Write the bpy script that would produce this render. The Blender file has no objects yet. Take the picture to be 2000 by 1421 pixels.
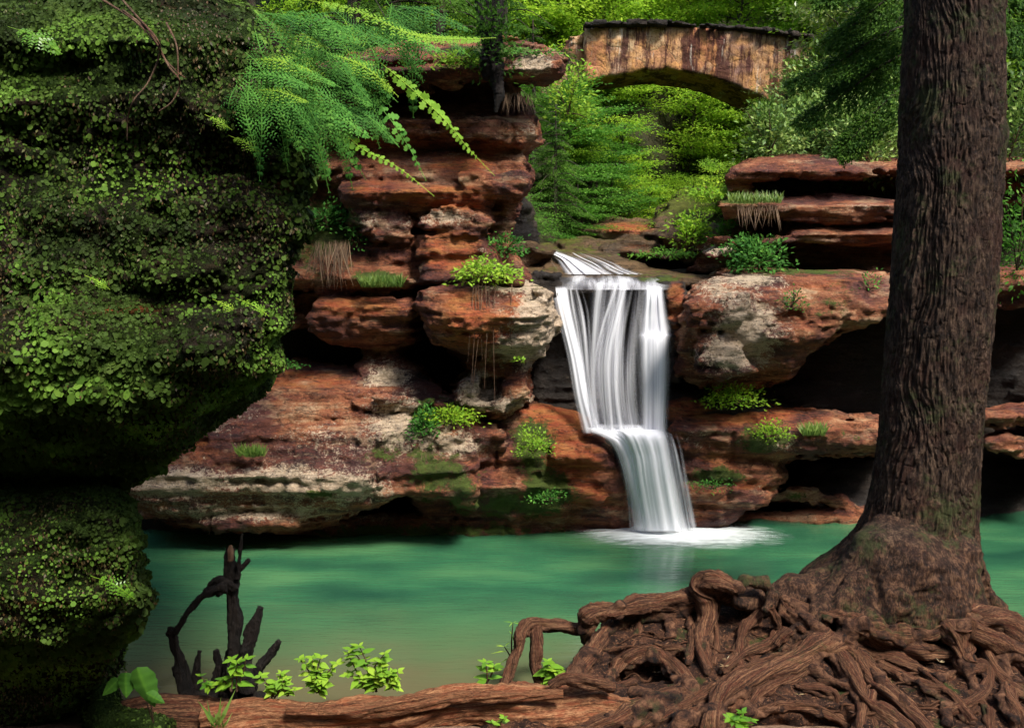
import bpy, math, random, time
import numpy as np
from mathutils import Vector, Matrix
T0 = time.time()
rng = np.random.default_rng(7); random.seed(7)
C = bpy.context.scene.collection
# ------------------------------------------------------------------ camera
F = 1732.0; CX, CY = 1000.0, 710.5; H = 4.5; TH = math.radians(8.5)
ST, CT = math.sin(TH), math.cos(TH)
cam_d = bpy.data.cameras.new('camera'); cam = bpy.data.objects.new('camera', cam_d); C.objects.link(cam)
cam.location = (0, 0, H); cam.rotation_euler = (math.pi/2 - TH, 0, 0)
cam_d.sensor_width = 36; cam_d.lens = 36*F/2000; cam_d.clip_end = 500; cam_d.clip_start = .05
bpy.context.scene.camera = cam

def at(u, v, Y):
    "point on depth plane Y seen at photo pixel u, v (arrays or numbers)"
    u = np.asarray(u, float); v = np.asarray(v, float); Y = np.asarray(Y, float)
    xc = (u-CX)/F; yc = -(v-CY)/F
    dy = yc*ST + CT; dz = yc*CT - ST
    return np.stack(np.broadcast_arrays(xc/dy*Y, Y, H + dz/dy*Y), -1)
def V(u, v, Y): return Vector(at(u, v, Y).tolist())
def to_px(P):
    P = np.asarray(P, float); x, y, z = P[..., 0], P[..., 1], P[..., 2]-H
    d = y*CT - z*ST; up = y*ST + z*CT
    return CX + F*x/d, CY - F*up/d

# ------------------------------------------------------------------ noise
_P = rng.permutation(256).astype(np.int64); _R = rng.random(256)*2-1
def vn(p, s=(1, 1, 1), o=0.0):
    q = p*np.asarray(s, float) + o*17.31
    i = np.floor(q).astype(np.int64); f = q-i; f = f*f*(3-2*f)
    x0, y0, z0 = i[..., 0] & 255, i[..., 1] & 255, i[..., 2] & 255
    x1, y1, z1 = (x0+1) & 255, (y0+1) & 255, (z0+1) & 255
    def h(a, b, c): return _R[_P[(_P[(_P[a]+b) & 255]+c) & 255]]
    fx, fy, fz = f[..., 0], f[..., 1], f[..., 2]
    a = h(x0, y0, z0)*(1-fx)+h(x1, y0, z0)*fx; b = h(x0, y1, z0)*(1-fx)+h(x1, y1, z0)*fx
    c = h(x0, y0, z1)*(1-fx)+h(x1, y0, z1)*fx; d = h(x0, y1, z1)*(1-fx)+h(x1, y1, z1)*fx
    return (a*(1-fy)+b*fy)*(1-fz)+(c*(1-fy)+d*fy)*fz
def fbm(p, s=1.0, n=3, o=0.0):
    r = 0; a = 1
    for k in range(n): r = r + a*vn(p, (s, s, s), o+k*3.1); a *= .5; s *= 2.03
    return r
def sstep(a, b, x):
    t = np.clip((x-a)/(b-a), 0, 1); return t*t*(3-2*t)

# ------------------------------------------------------------------ objects
def tag(o, label=None, cat=None, group=None, kind=None):
    if label: o['label'] = label
    if cat: o['category'] = cat
    if group: o['group'] = group
    if kind: o['kind'] = kind
    return o
def empty(name, loc, label=None, cat=None, group=None):
    o = bpy.data.objects.new(name, None); o.empty_display_size = .2; C.objects.link(o)
    o.location = tuple(float(a) for a in loc); return tag(o, label, cat, group)
def mesh_np(name, verts, faces, mat, parent=None, origin=None, smooth=True, attrs=None, uv=None, colattr=None):
    "verts (n,3) world coordinates, faces (m,k) ints: one mesh object"
    verts = np.asarray(verts, np.float64); faces = np.asarray(faces, np.int64)
    if origin is None:
        if parent is not None: origin = np.array(parent.location)
        else:
            origin = np.array([verts[:, 0].mean(), verts[:, 1].mean(), verts[:, 2].min()])
    origin = np.asarray(origin, float)
    me = bpy.data.meshes.new(name)
    n, m, k = len(verts), len(faces), faces.shape[1]
    me.vertices.add(n); me.vertices.foreach_set('co', (verts-origin).astype(np.float32).ravel())
    me.loops.add(m*k); me.loops.foreach_set('vertex_index', faces.astype(np.int32).ravel())
    me.polygons.add(m); me.polygons.foreach_set('loop_start', (np.arange(m)*k).astype(np.int32))
    me.polygons.foreach_set('use_smooth', np.full(m, bool(smooth)))
    me.update(calc_edges=True)
    for an, av in (attrs or {}).items():
        a = me.attributes.new(an, 'FLOAT', 'POINT'); a.data.foreach_set('value', np.asarray(av, np.float32))
    if colattr is not None:
        a = me.attributes.new('mask', 'FLOAT_VECTOR', 'POINT'); a.data.foreach_set('vector', np.asarray(colattr, np.float32).ravel())
    if uv is not None:
        l = me.uv_layers.new(name='UVMap'); l.data.foreach_set('uv', np.asarray(uv, np.float32)[faces.ravel()].ravel())
    me.materials.append(mat)
    o = bpy.data.objects.new(name, me); C.objects.link(o)
    if parent is not None:
        o.parent = parent; o.location = tuple(origin-np.array(parent.location)) if parent.type == 'EMPTY' else (0, 0, 0)
    else: o.location = tuple(origin)
    return o
def copy_tree(o, parent=None):
    c = o.copy(); C.objects.link(c); c.parent = parent
    for ch in list(o.children): copy_tree(ch, c)
    return c

# ------------------------------------------------------------------ node materials
class NT:
    def __init__(s, name, displacement=False):
        s.m = bpy.data.materials.new(name); s.m.use_nodes = True; s.t = s.m.node_tree; s.t.nodes.clear()
        s.out = s.n('ShaderNodeOutputMaterial')
    def n(s, typ, **kw):
        nd = s.t.nodes.new(typ)
        for k, v in kw.items(): setattr(nd, k, v)
        return nd
    def set(s, sock, v):
        if isinstance(v, bpy.types.NodeSocket): s.t.links.new(v, sock)
        elif isinstance(v, (tuple, list)) and len(v) == 3 and sock.type == 'RGBA': sock.default_value = (*v, 1)
        else: sock.default_value = v
    def math(s, op, a, b=0.0, clamp=False):
        nd = s.n('ShaderNodeMath', operation=op, use_clamp=clamp); s.set(nd.inputs[0], a); s.set(nd.inputs[1], b); return nd.outputs[0]
    def noise(s, vec, scale, detail=4, rough=.55, dist=0.0):
        nd = s.n('ShaderNodeTexNoise'); s.set(nd.inputs['Vector'], vec); nd.inputs['Scale'].default_value = scale
        nd.inputs['Detail'].default_value = detail; nd.inputs['Roughness'].default_value = rough; nd.inputs['Distortion'].default_value = dist
        return nd.outputs['Fac']
    def voro(s, vec, scale, feature='F1', out='Distance'):
        nd = s.n('ShaderNodeTexVoronoi', feature=feature); s.set(nd.inputs['Vector'], vec); nd.inputs['Scale'].default_value = scale
        return nd.outputs[out]
    def map(s, vec, scale=(1, 1, 1), loc=(0, 0, 0), rot=(0, 0, 0)):
        nd = s.n('ShaderNodeMapping'); s.set(nd.inputs['Vector'], vec); nd.inputs['Scale'].default_value = scale
        nd.inputs['Location'].default_value = loc; nd.inputs['Rotation'].default_value = rot; return nd.outputs[0]
    def ramp(s, fac, stops, interp='LINEAR'):
        nd = s.n('ShaderNodeValToRGB'); nd.color_ramp.interpolation = interp; s.set(nd.inputs[0], fac); e = nd.color_ramp.elements
        while len(e) < len(stops): e.new(.5)
        for el, (p, c) in zip(e, stops):
            el.position = p; el.color = (*c, 1) if len(c) == 3 else c
        return nd.outputs[0]
    def step(s, fac, a, b, lo=0.0, hi=1.0):
        nd = s.n('ShaderNodeMapRange', interpolation_type='SMOOTHSTEP'); s.set(nd.inputs[0], fac)
        nd.inputs[1].default_value = a; nd.inputs[2].default_value = b; nd.inputs[3].default_value = lo; nd.inputs[4].default_value = hi
        return nd.outputs[0]
    def mix(s, fac, a, b, typ='MIX'):
        nd = s.n('ShaderNodeMix', data_type='RGBA', blend_type=typ); s.set(nd.inputs['Factor'], fac); s.set(nd.inputs['A'], a); s.set(nd.inputs['B'], b)
        return nd.outputs['Result']
    def pos(s): return s.n('ShaderNodeNewGeometry').outputs['Position']
    def nz(s):
        sp = s.n('ShaderNodeSeparateXYZ'); s.set(sp.inputs[0], s.n('ShaderNodeNewGeometry').outputs['Normal']); return sp.outputs['Z']
    def attr(s, name, out='Fac'): return s.n('ShaderNodeAttribute', attribute_name=name).outputs[out]
    def sep(s, vec):
        sp = s.n('ShaderNodeSeparateXYZ'); s.set(sp.inputs[0], vec); return sp.outputs
    def bump(s, h, strength, dist, prev=None):
        nd = s.n('ShaderNodeBump'); nd.inputs['Strength'].default_value = strength; nd.inputs['Distance'].default_value = dist
        s.set(nd.inputs['Height'], h)
        if prev is not None: s.set(nd.inputs['Normal'], prev)
        return nd.outputs[0]
    def principled(s, col, rough=.8, normal=None, spec=.3, **kw):
        b = s.n('ShaderNodeBsdfPrincipled'); s.set(b.inputs['Base Color'], col); s.set(b.inputs['Roughness'], rough)
        s.set(b.inputs['Specular IOR Level'], spec)
        if normal is not None: s.set(b.inputs['Normal'], normal)
        for k, v in kw.items(): s.set(b.inputs[k], v)
        return b.outputs[0]
    def done(s, sh):
        s.t.links.new(sh, s.out.inputs['Surface']); return s.m

def rock_mat(name, stops, lichen=.5, moss=.5, rough=.85, red=(.40, .085, .028), pale=(.74, .61, .46), scale=1.0, mosscol=(.07, .10, .012), green=None, spec=.35):
    m = NT(name); p = m.pos(); mk = m.sep(m.attr('mask', 'Vector'))
    wob = m.noise(p, .8*scale, 3)
    strat = m.noise(m.map(p, (.55, .55, 5.5), rot=(.06, -.05, 0)), 1.3*scale, 6, .62, .35)
    big = m.noise(p, 1.1*scale, 4, .6)
    fine = m.noise(p, 26*scale, 5, .7)
    f = m.math('ADD', m.math('MULTIPLY', strat, .45), m.math('MULTIPLY', big, .55))
    f = m.math('ADD', f, m.math('MULTIPLY', m.math('SUBTRACT', fine, .5), .25))
    col = m.ramp(f, stops)
    col = m.mix(m.step(m.noise(m.map(p, (1, 1, 1.7)), 1.0, 4, .6), .50, .62, 0, .62), col, tuple(a*b for a, b in zip(stops[1][1], (.8, .95, 1.2))))
    col = m.mix(m.step(m.noise(m.map(p, (1, 1, 2.6), loc=(5, 3, 1)), 1.5, 6, .66), .54, .66, 0, .5), col, stops[-1][1])
    # orange-red iron stained zones
    sr = m.noise(m.map(p, (1, 1, 7), rot=(.1, .12, 0)), 2.2, 5, .6)
    rf = m.step(m.math('ADD', m.math('MULTIPLY', mk[0], 1.1), m.math('MULTIPLY', m.math('SUBTRACT', sr, .5), 1.3)), .25, .7)
    redc = m.mix(m.step(m.noise(m.map(p, (1, 1, 4)), 3.5, 5), .35, .7), red, tuple(min(1, a*b) for a, b in zip(red, (1.25, 2.3, 1.9))))
    col = m.mix(m.math('MULTIPLY', rf, .85), col, redc)
    # pale crustose lichen, speckled
    l1 = m.noise(p, 2.6, 5, .65); l2 = m.noise(p, 11, 6, .78, .5); l3 = m.noise(p, 45, 3, .6)
    lf = m.math('ADD', m.math('ADD', m.math('MULTIPLY', mk[2], .75), m.math('MULTIPLY', m.math('SUBTRACT', l1, .5), .7)),
                m.math('ADD', m.math('MULTIPLY', m.math('SUBTRACT', l2, .5), 1.9), m.math('MULTIPLY', m.math('SUBTRACT', l3, .5), .7)))
    lf = m.step(lf, .42 - .3*lichen, .62 - .3*lichen)
    palec = m.mix(m.noise(p, 9, 3), pale, tuple(a*b for a, b in zip(pale, (.72, .62, .48))))
    col = m.mix(m.math('MULTIPLY', lf, .85), col, palec)
    # thin dark partings between beds, and dark pitted crust
    part = m.math('ABSOLUTE', m.math('SUBTRACT', m.noise(m.map(p, (.5, .5, 6), rot=(.08, -.07, 0)), 2.1, 5, .65, .5), .5))
    pline = m.step(part, .0, .022, 1, 0)
    col = m.mix(m.math('MULTIPLY', pline, .8), col, (.03, .018, .014))
    pits = m.noise(m.map(p, (1, 1, 1.8)), 12, 5, .75, .3)
    col = m.mix(m.step(pits, .32, .43, .75, 0), col, (.03, .018, .014))
    col = m.mix(m.math('MULTIPLY', m.step(m.noise(p, 38, 3, .7), .52, .62), m.step(m.math('ADD', l1, m.math('MULTIPLY', mk[2], .5)), .55, .85, 0, .45)), col, tuple(min(1, a*1.3) for a in pale))
    if green:
        col = m.mix(m.math('MULTIPLY', m.step(m.noise(p, 3.0, 5, .65), .38, .62), .9), col, green)
    # moss
    nz = m.nz()
    mf = m.math('ADD', m.math('MULTIPLY', mk[1], .95), m.math('MULTIPLY', m.math('MAXIMUM', nz, 0), .28*moss))
    mf = m.math('ADD', mf, m.math('MULTIPLY', m.math('SUBTRACT', m.noise(p, 3.3, 6, .7), .5), 1.6))
    mf = m.math('ADD', mf, m.math('MULTIPLY', m.math('SUBTRACT', m.noise(p, 30, 3, .7), .5), .6))
    mf = m.step(mf, .38, .62)
    mc = m.mix(m.noise(p, 12, 4), tuple(a*.35 for a in mosscol), tuple(min(1, a*1.8) for a in mosscol))
    col = m.mix(mf, col, mc)
    b = m.bump(m.math('SUBTRACT', m.noise(m.map(p, (.7, .7, 7), rot=(.06, -.05, 0)), 2.6, 5, .7, .4), m.math('MULTIPLY', pline, .25)), 1.0, .2)
    b = m.bump(pits, 1.0, .10, b)
    b = m.bump(m.math('ADD', fine, m.math('MULTIPLY', mf, m.noise(p, 60, 3, .8))), .9, .03, b)
    r = m.mix(m.step(big, .3, .6), (rough-.3,)*3, (rough,)*3)
    return m.done(m.principled(col, r, b, spec))

def leaf_mat(name, stops, trans=.45, rough=.45, spec=.35, tcol=(.35, .5, .04)):
    m = NT(name); r = m.attr('rnd'); p = m.pos()
    col = m.ramp(r, stops)
    col = m.mix(.3, col, m.ramp(m.noise(p, 1.7, 3), [(.3, tuple(a*.7 for a in stops[0][1])), (.7, stops[-1][1])]))
    d = m.principled(col, rough, None, spec)
    t = m.n('ShaderNodeBsdfTranslucent'); m.set(t.inputs[0], m.mix(.4, col, tcol) if trans > .3 else col)
    mx = m.n('ShaderNodeMixShader'); mx.inputs[0].default_value = trans
    m.t.links.new(d, mx.inputs[1]); m.t.links.new(t.outputs[0], mx.inputs[2])
    return m.done(mx.outputs[0])

def bark_mat(name, c0, c1, c2, zs=1.0, mossy=.3, bump=1.0, vert=True, base=None):
    m = NT(name); p = m.pos() if vert else m.attr('gr', 'Vector')
    q = m.map(p, (9, 9, 1.6*zs) if vert else (2.4, 2.4, .55))
    n1 = m.noise(q, 1.6, 7, .68, .6); n2 = m.noise(p, 3, 4, .6); n3 = m.noise(m.map(p, (34, 34, 9) if vert else (7, 7, 9)), 1.5, 5, .75)
    col = m.ramp(m.math('ADD', m.math('MULTIPLY', n1, .55), m.math('MULTIPLY', n3, .45)), [(.38, c0), (.49, c1), (.61, c2)])
    col = m.mix(m.step(n2, .45, .7, 0, .5), col, tuple(a*b for a, b in zip(c1, (1.5, .75, .65))))
    w = m.pos()
    if base:
        cb = m.ramp(m.math('ADD', m.math('MULTIPLY', n1, .55), m.math('MULTIPLY', n3, .45)), [(.38, base[0]), (.49, base[1]), (.61, base[2])])
        zf = m.math('ADD', m.sep(w)[2], m.math('MULTIPLY', m.math('SUBTRACT', m.noise(w, 2.5, 4, .65), .5), 1.6))
        col = m.mix(m.step(zf, 2.1, 1.0), col, cb)
    mf = m.step(m.math('ADD', m.noise(w, 2.0, 4, .7), m.math('MULTIPLY', m.noise(w, 22, 4, .7), .5)), .92-.25*mossy, 1.1-.25*mossy)
    col = m.mix(m.math('MULTIPLY', mf, .75), col, (.05, .062, .018))
    b = m.bump(n1, 1.0*bump, .07 if vert else .03); b = m.bump(n3, 1.0*bump, .03, b)
    return m.done(m.principled(col, .82, b, .25))

# palettes
SAND = [(.36, (.030, .011, .010)), (.44, (.12, .034, .024)), (.51, (.29, .090, .040)), (.58, (.40, .165, .075)), (.67, (.60, .40, .23))]
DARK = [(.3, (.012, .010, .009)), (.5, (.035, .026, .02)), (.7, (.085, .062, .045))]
M = {}
M['sandstone'] = rock_mat('banded red sandstone', SAND, .42, .35)
M['sandstone_pale'] = rock_mat('lichen crusted sandstone', SAND, .72, .4)
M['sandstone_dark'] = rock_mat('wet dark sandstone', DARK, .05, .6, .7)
M['wall_moss'] = rock_mat('moss covered sandstone', [(.3, (.006, .005, .003)), (.5, (.018, .013, .008)), (.7, (.05, .030, .015))], -.6, .9, .95, mosscol=(.022, .040, .007), green=(.012, .022, .004), spec=.08)
M['stream_rock'] = rock_mat('mossy stream bed rock', [(.3, (.03, .02, .012)), (.5, (.12, .07, .032)), (.7, (.26, .15, .07))], .15, 1.2, .6, mosscol=(.11, .12, .016))
M['trunk_bark'] = bark_mat('furrowed hemlock bark', (.003, .0015, .001), (.030, .015, .009), (.135, .085, .055), 3.2, .6, base=((.003, .0015, .001), (.042, .018, .010), (.19, .095, .05)))
M['root_bark'] = bark_mat('smooth red brown root bark', (.006, .0025, .0015), (.085, .034, .017), (.34, .17, .085), 6, .35, vert=False)
M['log_wood'] = bark_mat('weathered orange log wood', (.02, .008, .004), (.20, .08, .035), (.50, .25, .12), 6, .1, vert=False)
M['snag_wood'] = bark_mat('blackened dead wood', (.002, .0015, .0015), (.007, .005, .004), (.026, .019, .015), 1.5, .1)
M['far_bark'] = bark_mat('grey forest tree bark', (.02, .016, .012), (.06, .05, .04), (.13, .11, .085), 1.0, .4)
M['twig'] = bark_mat('thin reddish twig', (.05, .028, .018), (.12, .07, .045), (.2, .13, .09), 1, 0)
M['straw'] = bark_mat('dry tan rootlets', (.05, .028, .014), (.13, .075, .045), (.26, .16, .10), 1, 0)
G = lambda *s: [(i/(len(s)-1)*.9+.05, c) for i, c in enumerate(s)]
M['leaf_wall'] = leaf_mat('liverwort leaflets', G((.010, .016, .004), (.020, .040, .007), (.050, .075, .013), (.060, .135, .015), (.15, .27, .035)), .2, .7, .12)
M['leaf_fern'] = leaf_mat('fern green', G((.012, .05, .012), (.026, .11, .020), (.055, .20, .030), (.13, .31, .045)), .3, .7, .10, (.07, .28, .03))
M['leaf_lime'] = leaf_mat('bright lime leaf', G((.09, .24, .02), (.19, .38, .03), (.36, .52, .05)), .4, .6, .15)  # light yellow-green leaf colour
M['leaf_forest'] = leaf_mat('spring forest leaf', G((.05, .17, .014), (.13, .33, .022), (.27, .48, .03), (.50, .64, .05)), .5, .6, .2, (.38, .60, .05))
M['leaf_mid'] = leaf_mat('darker gorge leaf', G((.02, .08, .012), (.045, .15, .018), (.09, .24, .025), (.18, .36, .04)), .4, .6, .2, (.12, .38, .04))  # darker green than the spring forest leaf
M['leaf_shrub'] = leaf_mat('glossy laurel leaf', G((.02, .06, .012), (.05, .12, .018), (.14, .22, .04), (.30, .36, .10)), .3, .35)
M['needle'] = leaf_mat('hemlock needles', G((.012, .04, .008), (.028, .085, .012), (.06, .14, .016), (.12, .22, .025)), .35, .7, .1, (.12, .3, .03))
M['leaf_seed'] = leaf_mat('seedling leaf', G((.06, .20, .02), (.14, .34, .03), (.28, .48, .04)), .5, .35)
M['grass'] = leaf_mat('thin green grass', G((.04, .10, .015), (.10, .2, .03), (.22, .30, .06)), .35, .5)
M['dry_leaf'] = leaf_mat('fallen tan leaf', G((.25, .12, .04), (.5, .35, .15), (.7, .6, .4)), .2, .6)
print('materials', time.time()-T0)

# ------------------------------------------------------------------ implicit rocks
def poly_sdf(U, Vv, poly):
    P = np.asarray(poly, float); n = len(P)
    d = np.full(U.shape, 1e18); s = np.ones(U.shape)
    for i in range(n):
        a = P[i]; b = P[i-1]
        ex, ey = b[0]-a[0], b[1]-a[1]; wx, wy = U-a[0], Vv-a[1]
        t = np.clip((wx*ex+wy*ey)/(ex*ex+ey*ey+1e-9), 0, 1)
        d = np.minimum(d, (wx-ex*t)**2+(wy-ey*t)**2)
        c1 = Vv >= a[1]; c2 = Vv < b[1]; c3 = ex*wy > ey*wx
        flip = (c1 & c2 & c3) | (~c1 & ~c2 & ~c3)
        s = np.where(flip, -s, s)
    return s*np.sqrt(d)
def B(poly, yf, yb, r=.15, k=.05, sub=False, ortho=None):
    return dict(poly=poly, yf=yf, yb=yb, r=r, k=k, sub=sub, ortho=ortho)
def CAPS(pts, k=.10):
    "pts rows (u, v, Y, radius px): a chain of round cones, smoothly joined"
    return dict(caps=[tuple(map(float, p)) for p in pts], k=k, sub=False)
def nets(Fd, U, W, Yg):
    ins = Fd < 0
    nu, nv, nw = Fd.shape
    c = np.zeros((nu-1, nv-1, nw-1), np.int8)
    for a in (0, 1):
        for b in (0, 1):
            for e in (0, 1): c += ins[a:nu-1+a, b:nv-1+b, e:nw-1+e]
    I, J, K = np.nonzero((c > 0) & (c < 8))
    acc = np.zeros((len(I), 3)); cnt = np.zeros(len(I))
    for ax in range(3):
        for p in (0, 1):
            for q in (0, 1):
                a = [0, 0, 0]; o = [x for x in range(3) if x != ax]; a[o[0]] = p; a[o[1]] = q
                b = list(a); b[ax] = 1
                fa = Fd[I+a[0], J+a[1], K+a[2]]; fb = Fd[I+b[0], J+b[1], K+b[2]]
                mk = (fa < 0) != (fb < 0); t = np.where(mk, fa/np.where(mk, fa-fb, 1), 0)
                for d in range(3): acc[:, d] += mk*(a[d]+(t if d == ax else 0))
                cnt += mk
    g = np.stack([I, J, K], 1)+acc/cnt[:, None]
    idx = np.full(c.shape, -1, np.int64); idx[I, J, K] = np.arange(len(I))
    faces = []
    for ax in range(3):
        sl0 = [slice(None)]*3; sl1 = [slice(None)]*3; sl0[ax] = slice(0, -1); sl1[ax] = slice(1, None)
        A = ins[tuple(sl0)]; Bb = ins[tuple(sl1)]
        e = np.argwhere(A != Bb); o = [x for x in range(3) if x != ax]
        e = e[(e[:, o[0]] > 0) & (e[:, o[1]] > 0) & (e[:, o[0]] < Fd.shape[o[0]]-1) & (e[:, o[1]] < Fd.shape[o[1]]-1)]
        up = A[tuple(e.T)]
        q = []
        for (p0, q0) in ((1, 1), (0, 1), (0, 0), (1, 0)):
            ee = e.copy(); ee[:, o[0]] -= p0; ee[:, o[1]] -= q0; q.append(idx[tuple(ee.T)])
        q = np.stack(q, 1)
        if ax == 1: up = ~up
        q[~up] = q[~up][:, ::-1]
        faces.append(q)
    faces = np.concatenate(faces); faces = faces[(faces >= 0).all(1)]
    def lin(arr, x):
        return np.interp(x, np.arange(len(arr)), arr)
    return lin(U, g[:, 0]), lin(W, g[:, 1]), lin(Yg, g[:, 2]), faces
DEPTH = np.full((550, 400), 1e9)    # front depth of the rocks on a 4 px raster, for placing plants (u=-100.., v=-100..)
def rock(name, blobs, mat, label=None, cat='rock', spots=(), du=4, dy=.05, strata=.10, noise=.10, fine=.035, sfreq=4.0, kind=None, parent=None, group=None, reg=True, seed=0.0, pad=.25, crack=0.0):
    al = np.concatenate([np.asarray(b['poly'], float) if 'poly' in b else np.asarray([(p[0]+s_*p[3], p[1]+s_*p[3]) for p in b['caps'] for s_ in (-1, 1)]) for b in blobs if not b['sub']])
    ys = []
    for b in blobs:
        if b['sub']: continue
        if 'caps' in b:
            for p in b['caps']: ys += [p[2]-p[3]*p[2]/F, p[2]+p[3]*p[2]/F]
            continue
        yf = b['yf']; ys += [yf] if not isinstance(yf, list) else [q[1] for q in yf]; ys.append(b['yb'])
    pp = 24
    U = np.arange(al[:, 0].min()-pp, al[:, 0].max()+pp, du); W = np.arange(al[:, 1].min()-pp, al[:, 1].max()+pp, du)
    Yg = np.arange(min(ys)-pad-dy*2, max(ys)+pad+dy*2, dy)
    UU, WW = np.meshgrid(U, W, indexing='ij')
    Fd = np.full((len(U), len(W), len(Yg)), 1.0, np.float32)
    for b in blobs:
        if 'caps' in b:
            for p, q in zip(b['caps'][:-1], b['caps'][1:]):
                rr_ = max(p[3], q[3])+34
                i0, i1 = np.searchsorted(U, [min(p[0], q[0])-rr_, max(p[0], q[0])+rr_]); j0, j1 = np.searchsorted(W, [min(p[1], q[1])-rr_, max(p[1], q[1])+rr_])
                rw = rr_*max(p[2], q[2])/F; k0, k1 = np.searchsorted(Yg, [min(p[2], q[2])-rw, max(p[2], q[2])+rw])
                if i1 <= i0 or j1 <= j0 or k1 <= k0: continue
                Pg = at(U[i0:i1, None, None], W[None, j0:j1, None], Yg[None, None, k0:k1])
                A_ = at(*p[:3]); B_ = at(*q[:3]); r0 = p[3]*p[2]/F; r1 = q[3]*q[2]/F; ab = B_-A_
                tt = np.clip(((Pg-A_)@ab)/(ab@ab+1e-9), 0, 1); d = np.linalg.norm(Pg-A_-tt[..., None]*ab, axis=-1)-(r0+(r1-r0)*tt)
                cur = Fd[i0:i1, j0:j1, k0:k1]; k = b['k']; h = np.maximum(k-np.abs(cur-d), 0)/max(k, 1e-6)
                Fd[i0:i1, j0:j1, k0:k1] = np.minimum(cur, d)-h*h*k*.25
            continue
        pl = np.asarray(b['poly'], float); mg = 60
        i0, i1 = np.searchsorted(U, [pl[:, 0].min()-mg, pl[:, 0].max()+mg]); j0, j1 = np.searchsorted(W, [pl[:, 1].min()-mg, pl[:, 1].max()+mg])
        u, w = UU[i0:i1, j0:j1], WW[i0:i1, j0:j1]
        d2 = poly_sdf(u, w, pl)
        yf = b['yf']
        if isinstance(yf, list):
            if len(yf[0]) == 2: yf = np.interp(w, [q[0] for q in yf], [q[1] for q in yf])
            else:   # (v, Y, slope per 1000 px around x)
                yf = np.interp(w, [q[0] for q in yf], [q[1] for q in yf]) + (u-yf[0][3])/1000*yf[0][2]
        else: yf = np.full(u.shape, float(yf))
        sc = (Yg/F)[None, None, :]; r = b['r']
        if b['ortho']:    # walls run straight back from the plane Y = ortho
            Pw = at(u[:, :, None], w[:, :, None], Yg[None, None, :]); Pw[..., 1] = b['ortho']; u3, w3 = to_px(Pw)
            a = poly_sdf(u3, w3, pl)*b['ortho']/F + r
        else: a = d2[:, :, None]*sc + r
        z = np.maximum(yf[:, :, None]-Yg, Yg-b['yb']) + r
        d = np.minimum(np.maximum(a, z), 0)+np.sqrt(np.maximum(a, 0)**2+np.maximum(z, 0)**2)-r
        cur = Fd[i0:i1, j0:j1]; k = b['k']
        if b['sub']: Fd[i0:i1, j0:j1] = np.maximum(cur, -d)
        else:
            h = np.maximum(k-np.abs(cur-d), 0)/max(k, 1e-6)
            Fd[i0:i1, j0:j1] = np.minimum(cur, d)-h*h*k*.25
    band = np.abs(Fd) < .36
    I, J, K = np.nonzero(band)
    P = at(U[I], W[J], Yg[K])
    zz = P.copy(); zz[:, 2] += .12*vn(P, (.7, .7, .7), seed+9)+.06*P[:, 0]*.3
    s = vn(zz, (.5, .5, sfreq), seed+1)*.6+vn(zz, (.9, .9, sfreq*2.7), seed+2)*.4
    s = np.sign(s)*np.minimum(np.abs(s)*1.9, 1)**.7
    n = vn(P, (1.3, 1.3, 1.6), seed+3)+.55*vn(P, (3.3, 3.3, 4.2), seed+4)+.3*(1-2*np.abs(vn(P, (5.5, 5.5, 6), seed+8)))
    fn = vn(P, (8, 8, 13), seed+5)+.6*vn(P, (17, 17, 30), seed+6)
    val = strata*s+noise*n+fine*fn
    if crack:
        cr = np.abs(vn(P, (1.7, 1.7, .9), seed+7)); val -= crack*np.maximum(0, 1-cr*9)
    Fd[I, J, K] -= val.astype(np.float32)
    Fd[0], Fd[-1], Fd[:, 0], Fd[:, -1], Fd[:, :, 0], Fd[:, :, -1] = (1,)*6
    u, w, y, faces = nets(Fd, U, W, Yg)
    if reg:
        ins = Fd < 0; anyi = ins.any(2); first = Yg[ins.argmax(2)]
        a, b_ = np.nonzero(anyi)
        gi = np.round((U[a]+100)/4).astype(int); gj = np.round((W[b_]+100)/4).astype(int)
        ok = (gi >= 0) & (gi < 550) & (gj >= 0) & (gj < 400)
        np.minimum.at(DEPTH, (gi[ok], gj[ok]), first[a, b_][ok])
    verts = at(u, w, y)
    mask = np.zeros((len(u), 3))
    for sp in spots:
        ch = {'r': 0, 'm': 1, 'l': 2}[sp[0]]; ex = ((u-sp[1])/sp[3])**2+((w-sp[2])/sp[4])**2
        mask[:, ch] += (sp[5] if len(sp) > 5 else 1.0)*np.exp(-ex*1.2)
    mask = np.clip(mask, -1, 1.2)
    o = mesh_np(name, verts, faces, mat, parent, attrs=None, colattr=mask)
    tag(o, label, cat if not kind and label else None, group, kind)
    o_data = (verts, faces)
    print(name, len(verts), round(time.time()-T0, 1))
    return o, o_data
def depth_at(u, v, default=12.0):
    i = int(round((u+100)/4)); j = int(round((v+100)/4))
    best = DEPTH[max(0, i-1):i+2, max(0, j-1):j+2].min()
    return float(best) if best < 1e8 else default

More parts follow.
